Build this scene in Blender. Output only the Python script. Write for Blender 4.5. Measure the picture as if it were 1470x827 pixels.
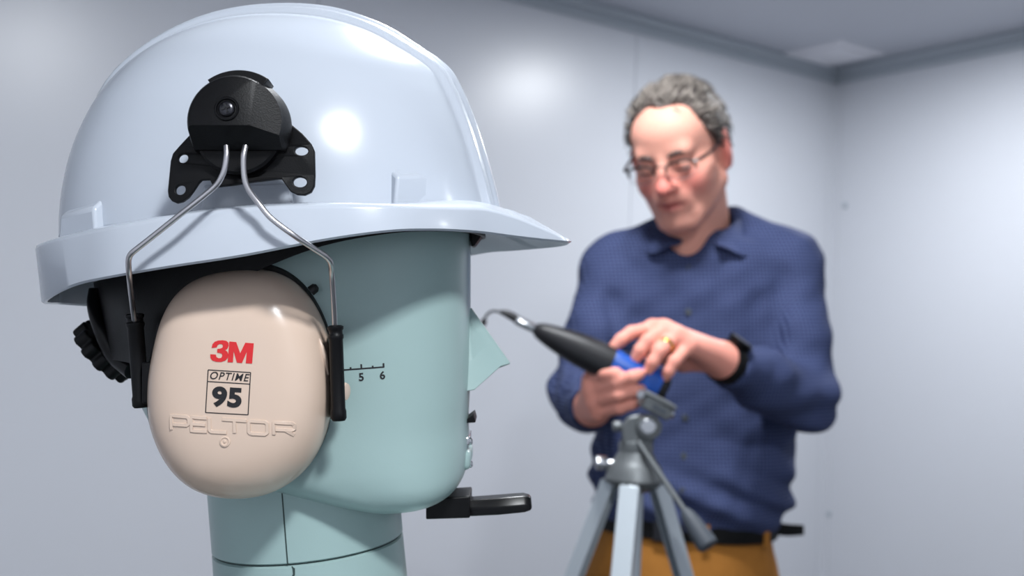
import bpy, bmesh, math, random
import numpy as np
from mathutils import Vector, Matrix

for o in list(bpy.data.objects):
    bpy.data.objects.remove(o)
scene = bpy.context.scene
COL = scene.collection
rng = random.Random(7)

# ------------------------------------------------------------------ camera
F_PX, CX, CY = 1540.0, 735.0, 413.5          # focal length in pixels of the 1470x827 frame
CAM_Z = 1.33
PITCH, ROLL = math.radians(1.97), math.radians(2.4)
CAM = Vector((0, 0, CAM_Z))
FWD = Vector((0, math.cos(PITCH), math.sin(PITCH)))
_R0 = Vector((1, 0, 0)); _U0 = Vector((0, -math.sin(PITCH), math.cos(PITCH)))
RGT = _R0 * math.cos(ROLL) + _U0 * math.sin(ROLL)
UPV = _U0 * math.cos(ROLL) - _R0 * math.sin(ROLL)
cd = bpy.data.cameras.new('camera')
cam = bpy.data.objects.new('camera', cd)
COL.objects.link(cam)
cd.sensor_fit = 'HORIZONTAL'; cd.sensor_width = 36.0
cd.lens = 36.0 * F_PX / 1470.0
cd.clip_start = 0.02; cd.clip_end = 50
cam.matrix_world = Matrix(((RGT.x, UPV.x, -FWD.x, CAM.x), (RGT.y, UPV.y, -FWD.y, CAM.y),
                           (RGT.z, UPV.z, -FWD.z, CAM.z), (0, 0, 0, 1)))
cd.dof.use_dof = True
cd.dof.focus_distance = 0.525
cd.dof.aperture_fstop = 8.5
cd.dof.aperture_blades = 9
scene.camera = cam

# ------------------------------------------------------------------ world, view
w = bpy.data.worlds.new('world'); scene.world = w
w.use_nodes = True
w.node_tree.nodes['Background'].inputs[0].default_value = (0.5, 0.55, 0.6, 1)
w.node_tree.nodes['Background'].inputs[1].default_value = 0.02
vs = scene.view_settings
vs.view_transform = 'Standard'; vs.look = 'None'; vs.gamma = 1.0
vs.use_curve_mapping = False
vs.exposure = 0.0

# room frame: the far corner and the two wall directions seen in the photograph
CEIL_Z = CAM_Z + 0.95
ANG = math.radians(54.7)
UA = Vector((math.sin(ANG), math.cos(ANG), 0))      # along the wall behind the man, towards the corner
UB = Vector((math.cos(ANG), -math.sin(ANG), 0))     # along the other wall, away from the corner
C0 = Vector((1.116, 3.77, 0))
ROOM_A, ROOM_B = 4.0, 3.9
def room(a, b, z=0.0):
    p = C0 - UA * a + UB * b
    return Vector((p.x, p.y, z))
ROOM_ROT = math.atan2(UB.y, UB.x)                   # local x = b direction, local y = -a direction... see slab()

# ceiling lamps of the room (four recessed square luminaires); light sits in the luminaire
LAMPS = [(0.75, 0.85, 18.0), (2.36, 1.52, 23.0), (0.75, 3.05, 2.5), (3.03, 2.93, 31.0)]
LAMP_SIZE = 0.18
LAMP_COL = (0.94, 0.97, 1.0)
LAMP_LIGHTS = []
for a, b, p in LAMPS:
    ld = bpy.data.lights.new('ceiling_lamp_light', 'AREA')
    ld.shape = 'SQUARE'; ld.size = LAMP_SIZE; ld.energy = p; ld.color = LAMP_COL
    lo = bpy.data.objects.new('ceiling_lamp_light', ld); COL.objects.link(lo)
    lo.location = room(a, b, CEIL_Z - 0.026)
    lo.rotation_euler = (0, 0, ROOM_ROT)
    LAMP_LIGHTS.append(lo)

# ------------------------------------------------------------------ helpers
def P(px, py, D):
    """world point that lies D metres deep along pixel (px, py) of the photograph"""
    return CAM + FWD * D + RGT * ((px - CX) / F_PX * D) - UPV * ((py - CY) / F_PX * D)

def lin(c):
    return tuple(((v / 255.0) / 12.92 if v / 255.0 <= 0.04045 else ((v / 255.0 + 0.055) / 1.055) ** 2.4) for v in c[:3]) + (1.0,)

MATS = {}
def mat(name, rgb, rough=0.5, metal=0.0, spec=0.5, vary=0.0, vscale=30.0, bump=0.0, bscale=200.0, coat=0.0, sss=0.0, emit=None):
    if name in MATS: return MATS[name]
    m = bpy.data.materials.new(name); m.use_nodes = True
    nt = m.node_tree; b = nt.nodes['Principled BSDF']
    col = lin(rgb)
    b.inputs['Base Color'].default_value = col
    b.inputs['Roughness'].default_value = rough
    b.inputs['Metallic'].default_value = metal
    b.inputs['Specular IOR Level'].default_value = spec
    if coat:
        b.inputs['Coat Weight'].default_value = coat; b.inputs['Coat Roughness'].default_value = 0.12
    if sss:
        b.inputs['Subsurface Weight'].default_value = sss
        b.inputs['Subsurface Radius'].default_value = (0.012, 0.005, 0.003)
        b.inputs['Subsurface Scale'].default_value = 1.0
    tc = None
    if vary or bump:
        tc = nt.nodes.new('ShaderNodeTexCoord')
    if vary:
        n = nt.nodes.new('ShaderNodeTexNoise'); n.inputs['Scale'].default_value = vscale; n.inputs['Detail'].default_value = 4
        nt.links.new(tc.outputs['Object'], n.inputs['Vector'])
        mx = nt.nodes.new('ShaderNodeMix'); mx.data_type = 'RGBA'
        mx.inputs[6].default_value = tuple(max(0, c * (1 - vary)) for c in col[:3]) + (1,)
        mx.inputs[7].default_value = tuple(min(1, c * (1 + vary)) for c in col[:3]) + (1,)
        nt.links.new(n.outputs['Fac'], mx.inputs[0]); nt.links.new(mx.outputs[2], b.inputs['Base Color'])
    if bump:
        n2 = nt.nodes.new('ShaderNodeTexNoise'); n2.inputs['Scale'].default_value = bscale; n2.inputs['Detail'].default_value = 3
        nt.links.new(tc.outputs['Object'], n2.inputs['Vector'])
        bp = nt.nodes.new('ShaderNodeBump'); bp.inputs['Strength'].default_value = bump; bp.inputs['Distance'].default_value = 0.001
        nt.links.new(n2.outputs['Fac'], bp.inputs['Height']); nt.links.new(bp.outputs['Normal'], b.inputs['Normal'])
    if emit:
        b.inputs['Emission Color'].default_value = lin(emit[0]); b.inputs['Emission Strength'].default_value = emit[1]
    MATS[name] = m
    return m

def thing(name, loc, label, cat, group=None, mtx=None):
    o = bpy.data.objects.new(name, None); COL.objects.link(o)
    o.empty_display_size = 0.05
    o.matrix_world = mtx if mtx is not None else Matrix.Translation(loc)
    o['label'] = label; o['category'] = cat
    if group: o['group'] = group
    o['_mw'] = [v for r in o.matrix_world for v in r]
    return o

def tag(o, label, cat, group=None):
    o['label'] = label; o['category'] = cat
    if group: o['group'] = group
    return o

WORLD_M = {}
def obj(name, me, material, parent=None, smooth=35.0, bevel=0.0, segs=2, kind=None):
    """link a mesh given in WORLD coordinates as one object, origin at its centre"""
    if isinstance(me, bmesh.types.BMesh):
        bm = me; me = bpy.data.meshes.new(name)
        bmesh.ops.recalc_face_normals(bm, faces=bm.faces); bm.to_mesh(me); bm.free()
    me.name = name
    n = len(me.vertices)
    co = np.empty(n * 3, np.float32); me.vertices.foreach_get('co', co); co = co.reshape(-1, 3)
    c = (co.min(0) + co.max(0)) / 2
    me.vertices.foreach_set('co', (co - c).ravel()); me.update()
    if smooth is not None:
        me.polygons.foreach_set('use_smooth', [True] * len(me.polygons))
        if smooth < 179: me.set_sharp_from_angle(angle=math.radians(smooth))
    me.materials.clear()
    for m in (material if isinstance(material, (list, tuple)) else [material]): me.materials.append(m)
    o = bpy.data.objects.new(name, me); COL.objects.link(o)
    cv = Vector([float(v) for v in c])
    if parent is not None:
        o.parent = parent
        pm = WORLD_M.get(parent.name) or Matrix([parent['_mw'][i * 4:i * 4 + 4] for i in range(4)])
        o.matrix_parent_inverse = pm.inverted()
    o.location = cv
    WORLD_M[o.name] = Matrix.Translation(cv)
    if bevel:
        md = o.modifiers.new('bevel', 'BEVEL'); md.width = bevel; md.segments = segs; md.limit_method = 'ANGLE'; md.angle_limit = math.radians(30)
        md.harden_normals = False
    if kind: o['kind'] = kind
    return o

def struct(name, me, m, **k):
    o = obj(name, me, m, **k); o['kind'] = 'structure'; return o

def bm_new(): return bmesh.new()

def add_hexa(bm, pts):
    """8 points: 4 of one face (in order), then the 4 opposite them"""
    v = [bm.verts.new(p) for p in pts]
    for f in ((0, 1, 2, 3), (7, 6, 5, 4), (0, 4, 5, 1), (1, 5, 6, 2), (2, 6, 7, 3), (3, 7, 4, 0)):
        bm.faces.new([v[i] for i in f])
    return bm

def add_box(bm, M, sx, sy, sz, taper=1.0):
    p = []
    for z, t in ((-1, 1.0), (1, taper)):
        for x, y in ((-1, -1), (1, -1), (1, 1), (-1, 1)):
            p.append(M @ Vector((x * sx / 2 * t, y * sy / 2 * t, z * sz / 2)))
    return add_hexa(bm, p)

def add_loft(bm, rings, closed=True, cap0=True, cap1=True):
    vs = [[bm.verts.new(p) for p in r] for r in rings]
    n = len(vs[0])
    for a, b in zip(vs, vs[1:]):
        for i in range(n if closed else n - 1):
            j = (i + 1) % n
            bm.faces.new((a[i], a[j], b[j], b[i]))
    if closed and cap0: bm.faces.new(vs[0][::-1])
    if closed and cap1: bm.faces.new(vs[-1])
    return vs

def basis(axis, up=Vector((0, 0, 1))):
    z = axis.normalized()
    if abs(z.dot(up)) > 0.98: up = Vector((0, 1, 0))
    x = up.cross(z).normalized(); y = z.cross(x)
    return x, y, z

def frame(loc, axis, up=Vector((0, 0, 1))):
    x, y, z = basis(axis, up)
    return Matrix(((x.x, y.x, z.x, loc.x), (x.y, y.y, z.y, loc.y), (x.z, y.z, z.z, loc.z), (0, 0, 0, 1)))

def add_revolve(bm, p, axis, prof, seg=32, cap=True):
    """prof: list of (distance along the axis, radius)"""
    M = frame(p, axis)
    rings = []
    for h, r in prof:
        rings.append([M @ Vector((r * math.cos(2 * math.pi * i / seg), r * math.sin(2 * math.pi * i / seg), h)) for i in range(seg)])
    add_loft(bm, rings, True, cap, cap)
    return bm

def catmull(pts, n):
    pts = [np.array(p, float) for p in pts]
    P_ = [2 * pts[0] - pts[1]] + pts + [2 * pts[-1] - pts[-2]]
    # chord-length sampling
    out = []
    m = len(pts) - 1
    for i in range(m):
        p0, p1, p2, p3 = P_[i:i + 4]
        for k in range(24):
            t = k / 24
            out.append(0.5 * ((2 * p1) + (-p0 + p2) * t + (2 * p0 - 5 * p1 + 4 * p2 - p3) * t * t + (-p0 + 3 * p1 - 3 * p2 + p3) * t ** 3))
    out.append(pts[-1])
    out = np.array(out)
    L = np.r_[0, np.cumsum(np.linalg.norm(np.diff(out, axis=0), axis=1))]
    s = np.linspace(0, L[-1], n)
    return np.stack([np.interp(s, L, out[:, k]) for k in range(out.shape[1])], 1)

def add_tube(bm, pts, r, seg=12, smooth_n=None):
    """tube along a polyline; r a number or one per point"""
    if smooth_n:
        pr = r if hasattr(r, '__len__') else [r] * len(pts)
        q = catmull([list(p) + [rr] for p, rr in zip(pts, pr)], smooth_n)
        pts = [Vector(a[:3]) for a in q]; r = list(q[:, 3])
    pts = [Vector(p) for p in pts]
    if not hasattr(r, '__len__'): r = [r] * len(pts)
    tang = []
    for i in range(len(pts)):
        a = pts[max(i - 1, 0)]; b = pts[min(i + 1, len(pts) - 1)]
        tang.append((b - a).normalized())
    x, y, z = basis(tang[0])
    rings = []
    for i, p in enumerate(pts):
        if i:
            q = tang[i - 1].rotation_difference(tang[i]); x = q @ x
            x = (x - tang[i] * x.dot(tang[i])).normalized()
        y = tang[i].cross(x)
        rings.append([p + (x * math.cos(2 * math.pi * k / seg) + y * math.sin(2 * math.pi * k / seg)) * r[i] for k in range(seg)])
    add_loft(bm, rings)
    return bm

def curve_mesh(loops, extrude, bevel=0.0, res=2):
    """filled 2D outlines (the inner ones cut holes), given thickness; local xy"""
    cu = bpy.data.curves.new('tmp', 'CURVE'); cu.dimensions = '2D'; cu.fill_mode = 'BOTH'
    cu.extrude = extrude; cu.bevel_depth = bevel; cu.bevel_resolution = res
    for lp in loops:
        sp = cu.splines.new('POLY'); sp.points.add(len(lp) - 1)
        for q, p in zip(sp.points, lp): q.co = (p[0], p[1], 0, 1)
        sp.use_cyclic_u = True
    return _to_mesh(cu)

def text_mesh(body, size, extrude, shear=0.0, offset=0.0, spacing=1.0):
    cu = bpy.data.curves.new('tmp', 'FONT'); cu.body = body; cu.size = size; cu.extrude = extrude
    cu.shear = shear; cu.offset = offset; cu.space_character = spacing
    cu.align_x = 'CENTER'; cu.align_y = 'CENTER'; cu.resolution_u = 6
    return _to_mesh(cu)

def _to_mesh(cu):
    o = bpy.data.objects.new('tmp', cu); COL.objects.link(o)
    dg = bpy.context.evaluated_depsgraph_get(); dg.update()
    me = bpy.data.meshes.new_from_object(o.evaluated_get(dg), depsgraph=dg)
    bpy.data.objects.remove(o); bpy.data.curves.remove(cu)
    return me

def map_mesh(me, fn):
    n = len(me.vertices); co = np.empty(n * 3, np.float32); me.vertices.foreach_get('co', co); co = co.reshape(-1, 3)
    out = np.array([tuple(fn(*map(float, c))) for c in co], np.float32)
    me.vertices.foreach_set('co', out.ravel()); me.update(); return me

def circle_pts(cx, cy, r, n=24, ry=None):
    ry = ry or r
    return [(cx + r * math.cos(2 * math.pi * i / n), cy + ry * math.sin(2 * math.pi * i / n)) for i in range(n)]

def sstep(a, b, x):
    t = np.clip((x - a) / (b - a), 0, 1); return t * t * (3 - 2 * t)

# ------------------------------------------------------------------ materials
M_WALL = mat('painted_metal_wall', (210, 213, 220), 0.31, 0, 0.5, vary=0.02, vscale=2.5, bump=0.06, bscale=260)
M_CEIL = mat('painted_ceiling', (196, 199, 208), 0.5, 0, 0.4, vary=0.02, vscale=3)
M_TRIM = mat('grey_trim', (176, 184, 192), 0.4)
M_FLOOR = mat('grey_vinyl_floor', (66, 68, 72), 0.5, vary=0.08, vscale=40)
M_DIFF = mat('white_diffuser', (236, 236, 242), 0.5)
M_LAMP = mat('lit_diffuser', (255, 255, 255), 0.5, emit=((245, 250, 255), 3.0))
M_HELM = mat('white_plastic', (187, 194, 204), 0.2, 0, 0.5, coat=0.25)
M_BLACK = mat('black_plastic', (7, 7, 9), 0.45, 0, 0.22, bump=0.12, bscale=1500)
M_BLACKS = mat('black_smooth_plastic', (6, 6, 8), 0.3, 0, 0.22)
M_CUSH = mat('black_foam', (10, 11, 12), 0.6)
M_BEIGE = mat('beige_plastic', (209, 186, 168), 0.22, 0, 0.5, vary=0.015, vscale=60)
M_RED = mat('red_print', (205, 32, 36), 0.4)
M_INK = mat('black_print', (18, 18, 22), 0.45)
M_STEEL = mat('steel_wire', (198, 196, 198), 0.28, 1.0)
M_GREEN = mat('pale_green_shell', (150, 174, 172), 0.3, 0, 0.45, vary=0.015, vscale=25, bump=0.03, bscale=900)
M_SEAM = mat('seam_shadow_gap', (40, 58, 56), 0.6)
M_SCREW = mat('dark_screw_steel', (70, 70, 74), 0.3, 1.0)
M_CHROME = mat('chrome', (205, 207, 210), 0.18, 1.0)
M_ALU = mat('anodised_aluminium', (190, 198, 204), 0.42, 0.55)
M_CAST = mat('grey_cast_metal', (104, 108, 110), 0.45, 0.45)
M_GRIP = mat('grey_rubber_grip', (62, 68, 76), 0.6)
M_DEVB = mat('device_black', (22, 22, 26), 0.5, 0, 0.4)
M_DEVBLUE = mat('device_blue', (18, 74, 160), 0.35, 0, 0.5)
M_BELT = mat('black_leather', (7, 7, 8), 0.6, 0, 0.2)
M_TROUS = mat('brown_cotton', (160, 106, 46), 0.85, 0, 0.2, vary=0.12, vscale=60, bump=0.3, bscale=700)
M_SHOE = mat('dark_leather', (40, 28, 20), 0.4)
M_GOLD = mat('gold', (220, 178, 90), 0.25, 1.0)
M_FRAME = mat('dark_spectacle_frame', (26, 22, 24), 0.3)

# ------------------------------------------------------------------ the room
def slab(a0, a1, b0, b1, z0, z1):
    bm = bm_new()
    add_hexa(bm, [room(a0, b0, z0), room(a1, b0, z0), room(a1, b1, z0), room(a0, b1, z0),
                  room(a0, b0, z1), room(a1, b0, z1), room(a1, b1, z1), room(a0, b1, z1)])
    return bm
T = 0.06
struct('floor', slab(-T, ROOM_A + T, -T, ROOM_B + T, -0.06, 0.0), M_FLOOR, smooth=None)
struct('ceiling', slab(-T, ROOM_A + T, -T, ROOM_B + T, CEIL_Z, CEIL_Z + 0.06), M_CEIL, smooth=None)
def wall(name, a0, a1, b0, b1, along, seams, inner):
    """a solid wall lined with sheet panels that leave narrow joints"""
    o = struct(name, slab(a0, a1, b0, b1, 0, CEIL_Z), M_WALL, smooth=None)
    o['_mw'] = [v for r in WORLD_M[o.name] for v in r]
    for s0, s1 in zip(seams, seams[1:]):
        g = 0.0008
        lo, hi = (s0 + g, s1 - g)
        t = 0.006
        if along == 'a':
            bm = slab(lo, hi, min(inner, inner + (t if inner < 1 else -t)), max(inner, inner + (t if inner < 1 else -t)), 0.0, CEIL_Z)
        else:
            bm = slab(min(inner, inner + (t if inner < 1 else -t)), max(inner, inner + (t if inner < 1 else -t)), lo, hi, 0.0, CEIL_Z)
        obj('wall_panel', bm, M_WALL, o, smooth=None, bevel=0.0012, segs=1)
    return o
wall('wall_back', -T, ROOM_A + T, -T, 0.0, 'a', [0.006, 0.948, 1.99, 3.03, ROOM_A - 0.006], 0.0)
wall('wall_right', -T, 0.0, 0.0, ROOM_B, 'b', [0.006, 0.98, 1.96, 2.94, ROOM_B - 0.006], 0.0)
wall('wall_left', ROOM_A, ROOM_A + T, 0.0, ROOM_B, 'b', [0.006, 0.98, 1.96, 2.94, ROOM_B - 0.006], ROOM_A)
wall('wall_front', -T, ROOM_A + T, ROOM_B, ROOM_B + T, 'a', [0.006, 0.948, 1.99, 3.03, ROOM_A - 0.006], ROOM_B)
# cornice strips below the ceiling: a stepped profile along each wall
TI = 0.0065
def cornice(name, along, inner, sgn, L):
    bm = bm_new()
    prof = [(0, 0.0), (0, -0.052), (0.004, -0.054), (0.010, -0.050), (0.010, -0.026), (0.020, -0.022), (0.026, -0.012), (0.026, 0.0)]
    rings = []
    for s in (0.012, L - 0.012):
        r = []
        for d, z in prof:
            k = inner + sgn * (TI + d)
            r.append(room(s, k, CEIL_Z - 0.0005 + z) if along == 'a' else room(k, s, CEIL_Z - 0.0005 + z))
        rings.append(r)
    add_loft(bm, rings)
    return struct(name, bm, M_TRIM, smooth=None)
cornice('trim_1', 'a', 0.0, 1, ROOM_A); cornice('trim_2', 'b', 0.0, 1, ROOM_B)
cornice('trim_3', 'a', ROOM_B, -1, ROOM_A); cornice('trim_4', 'b', ROOM_A, -1, ROOM_B)
# corner angle strip
bm = bm_new()
add_loft(bm, [[room(TI, TI, z), room(TI + 0.03, TI, z), room(TI + 0.03, TI + 0.002, z), room(TI + 0.003, TI + 0.003, z), room(TI + 0.002, TI + 0.03, z), room(TI, TI + 0.03, z)]
              for z in (0.001, CEIL_Z - 0.056)])
struct('trim_5', bm, M_WALL, smooth=None)
# screw caps on the right wall and one on the ceiling
def wall_cap(px, py, lab):
    # meet the right wall plane (a = TI)
    d = P(px, py, 1.0) - CAM; n = UA
    t = (room(TI, 0, 0) - CAM).dot(n) / d.dot(n)
    p = CAM + d * t
    bm = bm_new(); add_revolve(bm, p, -UA, [(-0.002, 0.011), (0.002, 0.011), (0.004, 0.008), (0.0045, 0.001)], 20)
    o = obj('screw_cap', bm, M_TRIM); tag(o, lab, 'screw cap', 'screw caps on the wall by the corner')
wall_cap(1213, 295, 'small grey screw cap on the wall above the elbow height')
wall_cap(1190, 738, 'small grey screw cap on the wall low beside the belt tail')

# lamps (their light is created above)
LAMP_LABELS = ['lit square ceiling lamp nearest the far corner behind the man', 'lit square ceiling lamp over the middle of the room',
               'lit square ceiling lamp beside the bare wall to the right', 'lit square ceiling lamp overhead behind the camera']
for (a, b, p), lo, lab in zip(LAMPS, LAMP_LIGHTS, LAMP_LABELS):
    t = thing('ceiling_lamp', room(a, b, CEIL_Z), lab, 'lamp', 'square ceiling lamps')
    s = LAMP_SIZE / 2
    bm = bm_new()
    prof = [(s + 0.03, 0.0), (s + 0.028, -0.014), (s + 0.004, -0.024), (s, -0.02), (s, 0.0)]
    rings = [[room(a + sa * q, b + sb * q, CEIL_Z + z) for sa, sb in ((-1, -1), (1, -1), (1, 1), (-1, 1))] for q, z in prof]
    add_loft(bm, rings, True, False, False)
    obj('lamp_frame', bm, M_DIFF, t, smooth=None)
    obj('diffuser', slab(a - s, a + s, b - s, b + s, CEIL_Z - 0.018, CEIL_Z - 0.001), M_LAMP, t, smooth=None)
    lo.parent = t; lo.matrix_parent_inverse = Matrix.Translation(room(a, b, CEIL_Z)).inverted()

# unlit square ceiling vent by the corner
va, vb, vsz = 0.20, 0.145, 0.115
t = thing('ceiling_vent', room(va, vb, CEIL_Z), 'pale square ceiling vent plate next to the far room corner', 'vent')
bm = bm_new()
rings = [[room(va + sa * q, vb + sb * q, CEIL_Z + z) for sa, sb in ((-1, -1), (1, -1), (1, 1), (-1, 1))] for q, z in
         [(vsz, 0.0), (vsz - 0.002, -0.008), (vsz - 0.02, -0.012), (vsz - 0.022, -0.010)]]
add_loft(bm, rings, True, False, True)
obj('vent_frame', bm, M_DIFF, t, smooth=None)
obj('vent_plate', slab(va - vsz + 0.03, va + vsz - 0.03, vb - vsz + 0.03, vb + vsz - 0.03, CEIL_Z - 0.016, CEIL_Z - 0.0101), M_DIFF, t, smooth=None, bevel=0.002)

# ------------------------------------------------------------------ manikin frame (metres): x forward, y away from the camera, z up
MROLL = math.radians(4.5)
DM = 0.615
MX = RGT * math.cos(MROLL) + UPV * math.sin(MROLL)
MZ = UPV * math.cos(MROLL) - RGT * math.sin(MROLL)
MY = FWD.copy()
MO = P(485, 400, DM)
def W(x, y, z): return MO + MX * x + MY * y + MZ * z
def m(px, py, D=DM):
    """pixel at depth D -> manikin coordinates"""
    v = P(px, py, D) - MO
    return Vector((v.dot(MX), v.dot(MY), v.dot(MZ)))

# ---- head: levels (front px, py, back px, half width)
HL = [((672, 270), 205, 0.066), ((674, 300), 194, 0.071), ((675, 340), 185, 0.0745), ((675, 400), 182, 0.0758), ((675, 460), 188, 0.076), ((675, 520), 203, 0.076),
      ((674, 560), 220, 0.0757), ((672, 600), 248, 0.0752), ((673, 632), 300, 0.0742), ((672, 655), 355, 0.0728), ((668, 675), 420, 0.070),
      ((660, 690), 470, 0.0655), ((648, 701), 505, 0.059), ((632, 709), 530, 0.050), ((610, 714.5), 548, 0.037), ((590, 717), 560, 0.018)]
H_z = []; H_f = []; H_b = []; H_w = []
for (fx, fy), bx, hw in HL:
    f = m(fx, fy); b = m(bx, fy)
    H_z.append(f.z); H_f.append(f.x); H_b.append(b.x); H_w.append(hw * 0.925)
H_z = np.array(H_z)[::-1]; H_f = np.array(H_f)[::-1]; H_b = np.array(H_b)[::-1]; H_w = np.array(H_w)[::-1]
_zz = catmull(np.stack([H_z, H_f, H_b, H_w], 1), 90)
HN = 2.5
def head_ring(z, f, b, hw, n=96):
    out = []
    for i in range(n):
        a = 2 * math.pi * i / n; c, s = math.cos(a), math.sin(a)
        # front half: longer flat side; superellipse
        cx = b + (f - b) * 0.48
        rx = (f - cx) if c >= 0 else (cx - b)
        nn = 2.9 if c >= 0 else 2.2
        k = (abs(c) ** nn + abs(s) ** nn) ** (-1 / nn)
        out.append((cx + rx * c * k, hw * s * k, z))
    return out
def head_y(x, z):
    """near-side surface of the head at manikin (x, z)"""
    f = np.interp(z, _zz[:, 0], _zz[:, 1]); b = np.interp(z, _zz[:, 0], _zz[:, 2]); hw = np.interp(z, _zz[:, 0], _zz[:, 3])
    cx = b + (f - b) * 0.48
    u = (x - cx) / ((f - cx) if x >= cx else (cx - b)); nn = 2.9 if x >= cx else 2.2
    return -hw * max(0.0, 1 - abs(u) ** nn) ** (1 / nn)

man = thing('measurement_manikin', W(m(440, 820).x, 0, m(440, 820).z), 'pale green measurement manikin with a wedge nose, wearing the white hard hat', 'manikin')
bm = bm_new()
add_loft(bm, [[W(*p) for p in head_ring(*r)] for r in _zz])
obj('head', bm, M_GREEN, man, smooth=60)

# nose: a wedge with a rounded bridge
bm = bm_new()
nt_, ntip, nb_ = m(679, 446), m(735, 526), m(670, 563)
inx = m(655, 500).x
def nrow(p, hwid, rr):
    return [W(inx, -hwid - 0.004, p[2]), W(p[0] - 0.012, -hwid * 0.62 - 0.001, p[1] + 0), W(p[0] - rr, -rr, p[1]), W(p[0], 0, p[1]), W(p[0] - rr, rr, p[1]), W(p[0] - 0.012, hwid * 0.62 + 0.001, p[1]), W(inx, hwid + 0.004, p[2])]
A0 = Vector((nt_.x, 0, nt_.z)); A1 = Vector((ntip.x, 0, ntip.z)); A2 = Vector((nb_.x, 0, nb_.z))
R_ = 0.0036
def nose_ring(t):
    c = A0.lerp(A1, t)              # bridge point
    zb = A0.z + (A2.z - A0.z) * t   # matching base height on the face
    hwid = 0.006 + 0.011 * t
    xb = m(676, 500).x - 0.02
    r = R_
    return [W(xb, -hwid - 0.003, zb), W(m(683, 500).x - 0.002, -hwid, zb + 0.1 * (c.z - zb)), W(c.x - r * 1.6, -r * 0.9 - 0.0006, c.z), W(c.x - r * 0.3, -r * 0.55, c.z + r * 0.25), W(c.x, 0, c.z + r * 0.3),
            W(c.x - r * 0.3, r * 0.55, c.z + r * 0.25), W(c.x - r * 1.6, r * 0.9 + 0.0006, c.z), W(m(683, 500).x - 0.002, hwid, zb + 0.1 * (c.z - zb)), W(xb, hwid + 0.003, zb)]
add_loft(bm, [nose_ring(t) for t in np.linspace(-0.02, 0.985, 14)] , True, True, True)
obj('nose', bm, M_GREEN, man, smooth=40, bevel=0.0008, segs=2)

# mouth: opening with a small black wedge and bright metal lips
def mbox(name, x0, x1, y0, y1, D0, D1, material, bev=0.0008, parent=man, skew=0.0):
    c = [m(x0, y0, DM), m(x1, y0 + skew, DM), m(x1, y1 + skew, DM), m(x0, y1, DM)]
    bm = bm_new()
    add_hexa(bm, [W(p.x, D0, p.z) for p in c] + [W(p.x, D1, p.z) for p in c])
    return obj(name, bm, material, parent, bevel=bev)
bm = bm_new()
q = [m(668, 601), m(681, 591), m(684, 603), m(668, 604)]
add_hexa(bm, [W(p.x, -0.012, p.z) for p in q] + [W(p.x, 0.012, p.z) for p in q])
obj('mouth_wedge', bm, M_BLACK, man, bevel=0.0006)
mbox('mouth_plate', 660, 675.5, 622, 634, -0.016, 0.016, M_CHROME)
mbox('lip_plate', 660, 677, 640, 668, -0.020, 0.020, M_GREEN, 0.003)
for yy in (630, 662):
    p = m(674, yy); bm = bm_new()
    add_revolve(bm, W(p.x, -0.010, p.z), MX, [(0, 0.0022), (0.0014, 0.0022), (0.0022, 0.0012)], 12)
    obj('lip_screw', bm, M_CHROME, man)

# neck
NC = m(442, 760); NR = 0.0538
z_top = m(440, 672).z; z_seam = m(430, 778).z; z_bot = m(440, 868).z
def cyl_rings(zs_rs, cx, n=72, sx=1.0):
    return [[W(cx + r * math.cos(2 * math.pi * i / n), r * math.sin(2 * math.pi * i / n), z) for i in range(n)] for z, r in zs_rs]
bm = bm_new(); add_loft(bm, cyl_rings([(z_seam + 0.0004, NR - 0.0012), (z_seam + 0.0012, NR), (z_seam + 0.02, NR), (z_top, NR), (z_top + 0.02, NR)], NC.x))
obj('neck', bm, M_GREEN, man, smooth=40)
bm = bm_new(); add_loft(bm, cyl_rings([(z_bot - 0.01, NR + 0.001), (z_seam - 0.02, NR + 0.0004), (z_seam - 0.0012, NR), (z_seam - 0.0004, NR - 0.0012)], NC.x))
obj('neck_ring', bm, M_GREEN, man, smooth=40)
bm = bm_new(); add_loft(bm, cyl_rings([(z_seam - 0.002, NR - 0.0014), (z_seam + 0.002, NR - 0.0014)], NC.x))
obj('neck_joint', bm, M_SEAM, man, smooth=40)
# vertical seam of the neck shell
sa = m(409, 760, DM - NR); ph = math.asin(max(-1, min(1, (sa.x - NC.x) / NR)))
def neck_strip(z0, z1, ph, wd, off=0.00012):
    bm = bm_new(); r0, r1 = NR - 0.001, NR + off; dw = wd / NR / 2
    q = [(r1, ph - dw), (r1, ph + dw), (r0, ph + dw), (r0, ph - dw)]
    add_loft(bm, [[W(NC.x + r * math.sin(a), -r * math.cos(a), z) for r, a in q] for z in (z0, z1)])
    return bm
obj('neck_seam', neck_strip(z_seam + 0.0005, z_top, ph, 0.0007), M_SEAM, man, smooth=None)
# little notch latch under the seam
bm = bm_new()
nx = [(0.0, 0.0), (0.0016, -0.0012), (0.0014, -0.0045), (0.0004, -0.006), (0.0008, -0.012), (-0.0002, -0.012), (-0.0005, -0.0055), (0.0004, -0.004), (0.0004, -0.0015)]
for off in (-0.0006, 0.0003):
    pass
rr = [[], []]
for x, z in nx:
    a = ph + (x + 0.002) / NR
    for k, r in enumerate((NR - 0.001, NR + 0.0003)):
        rr[k].append(W(NC.x + r * math.sin(a), -r * math.cos(a), z_seam - 0.0006 + z))
add_loft(bm, rr)
obj('latch_notch', bm, M_SEAM, man, smooth=None)

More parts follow.
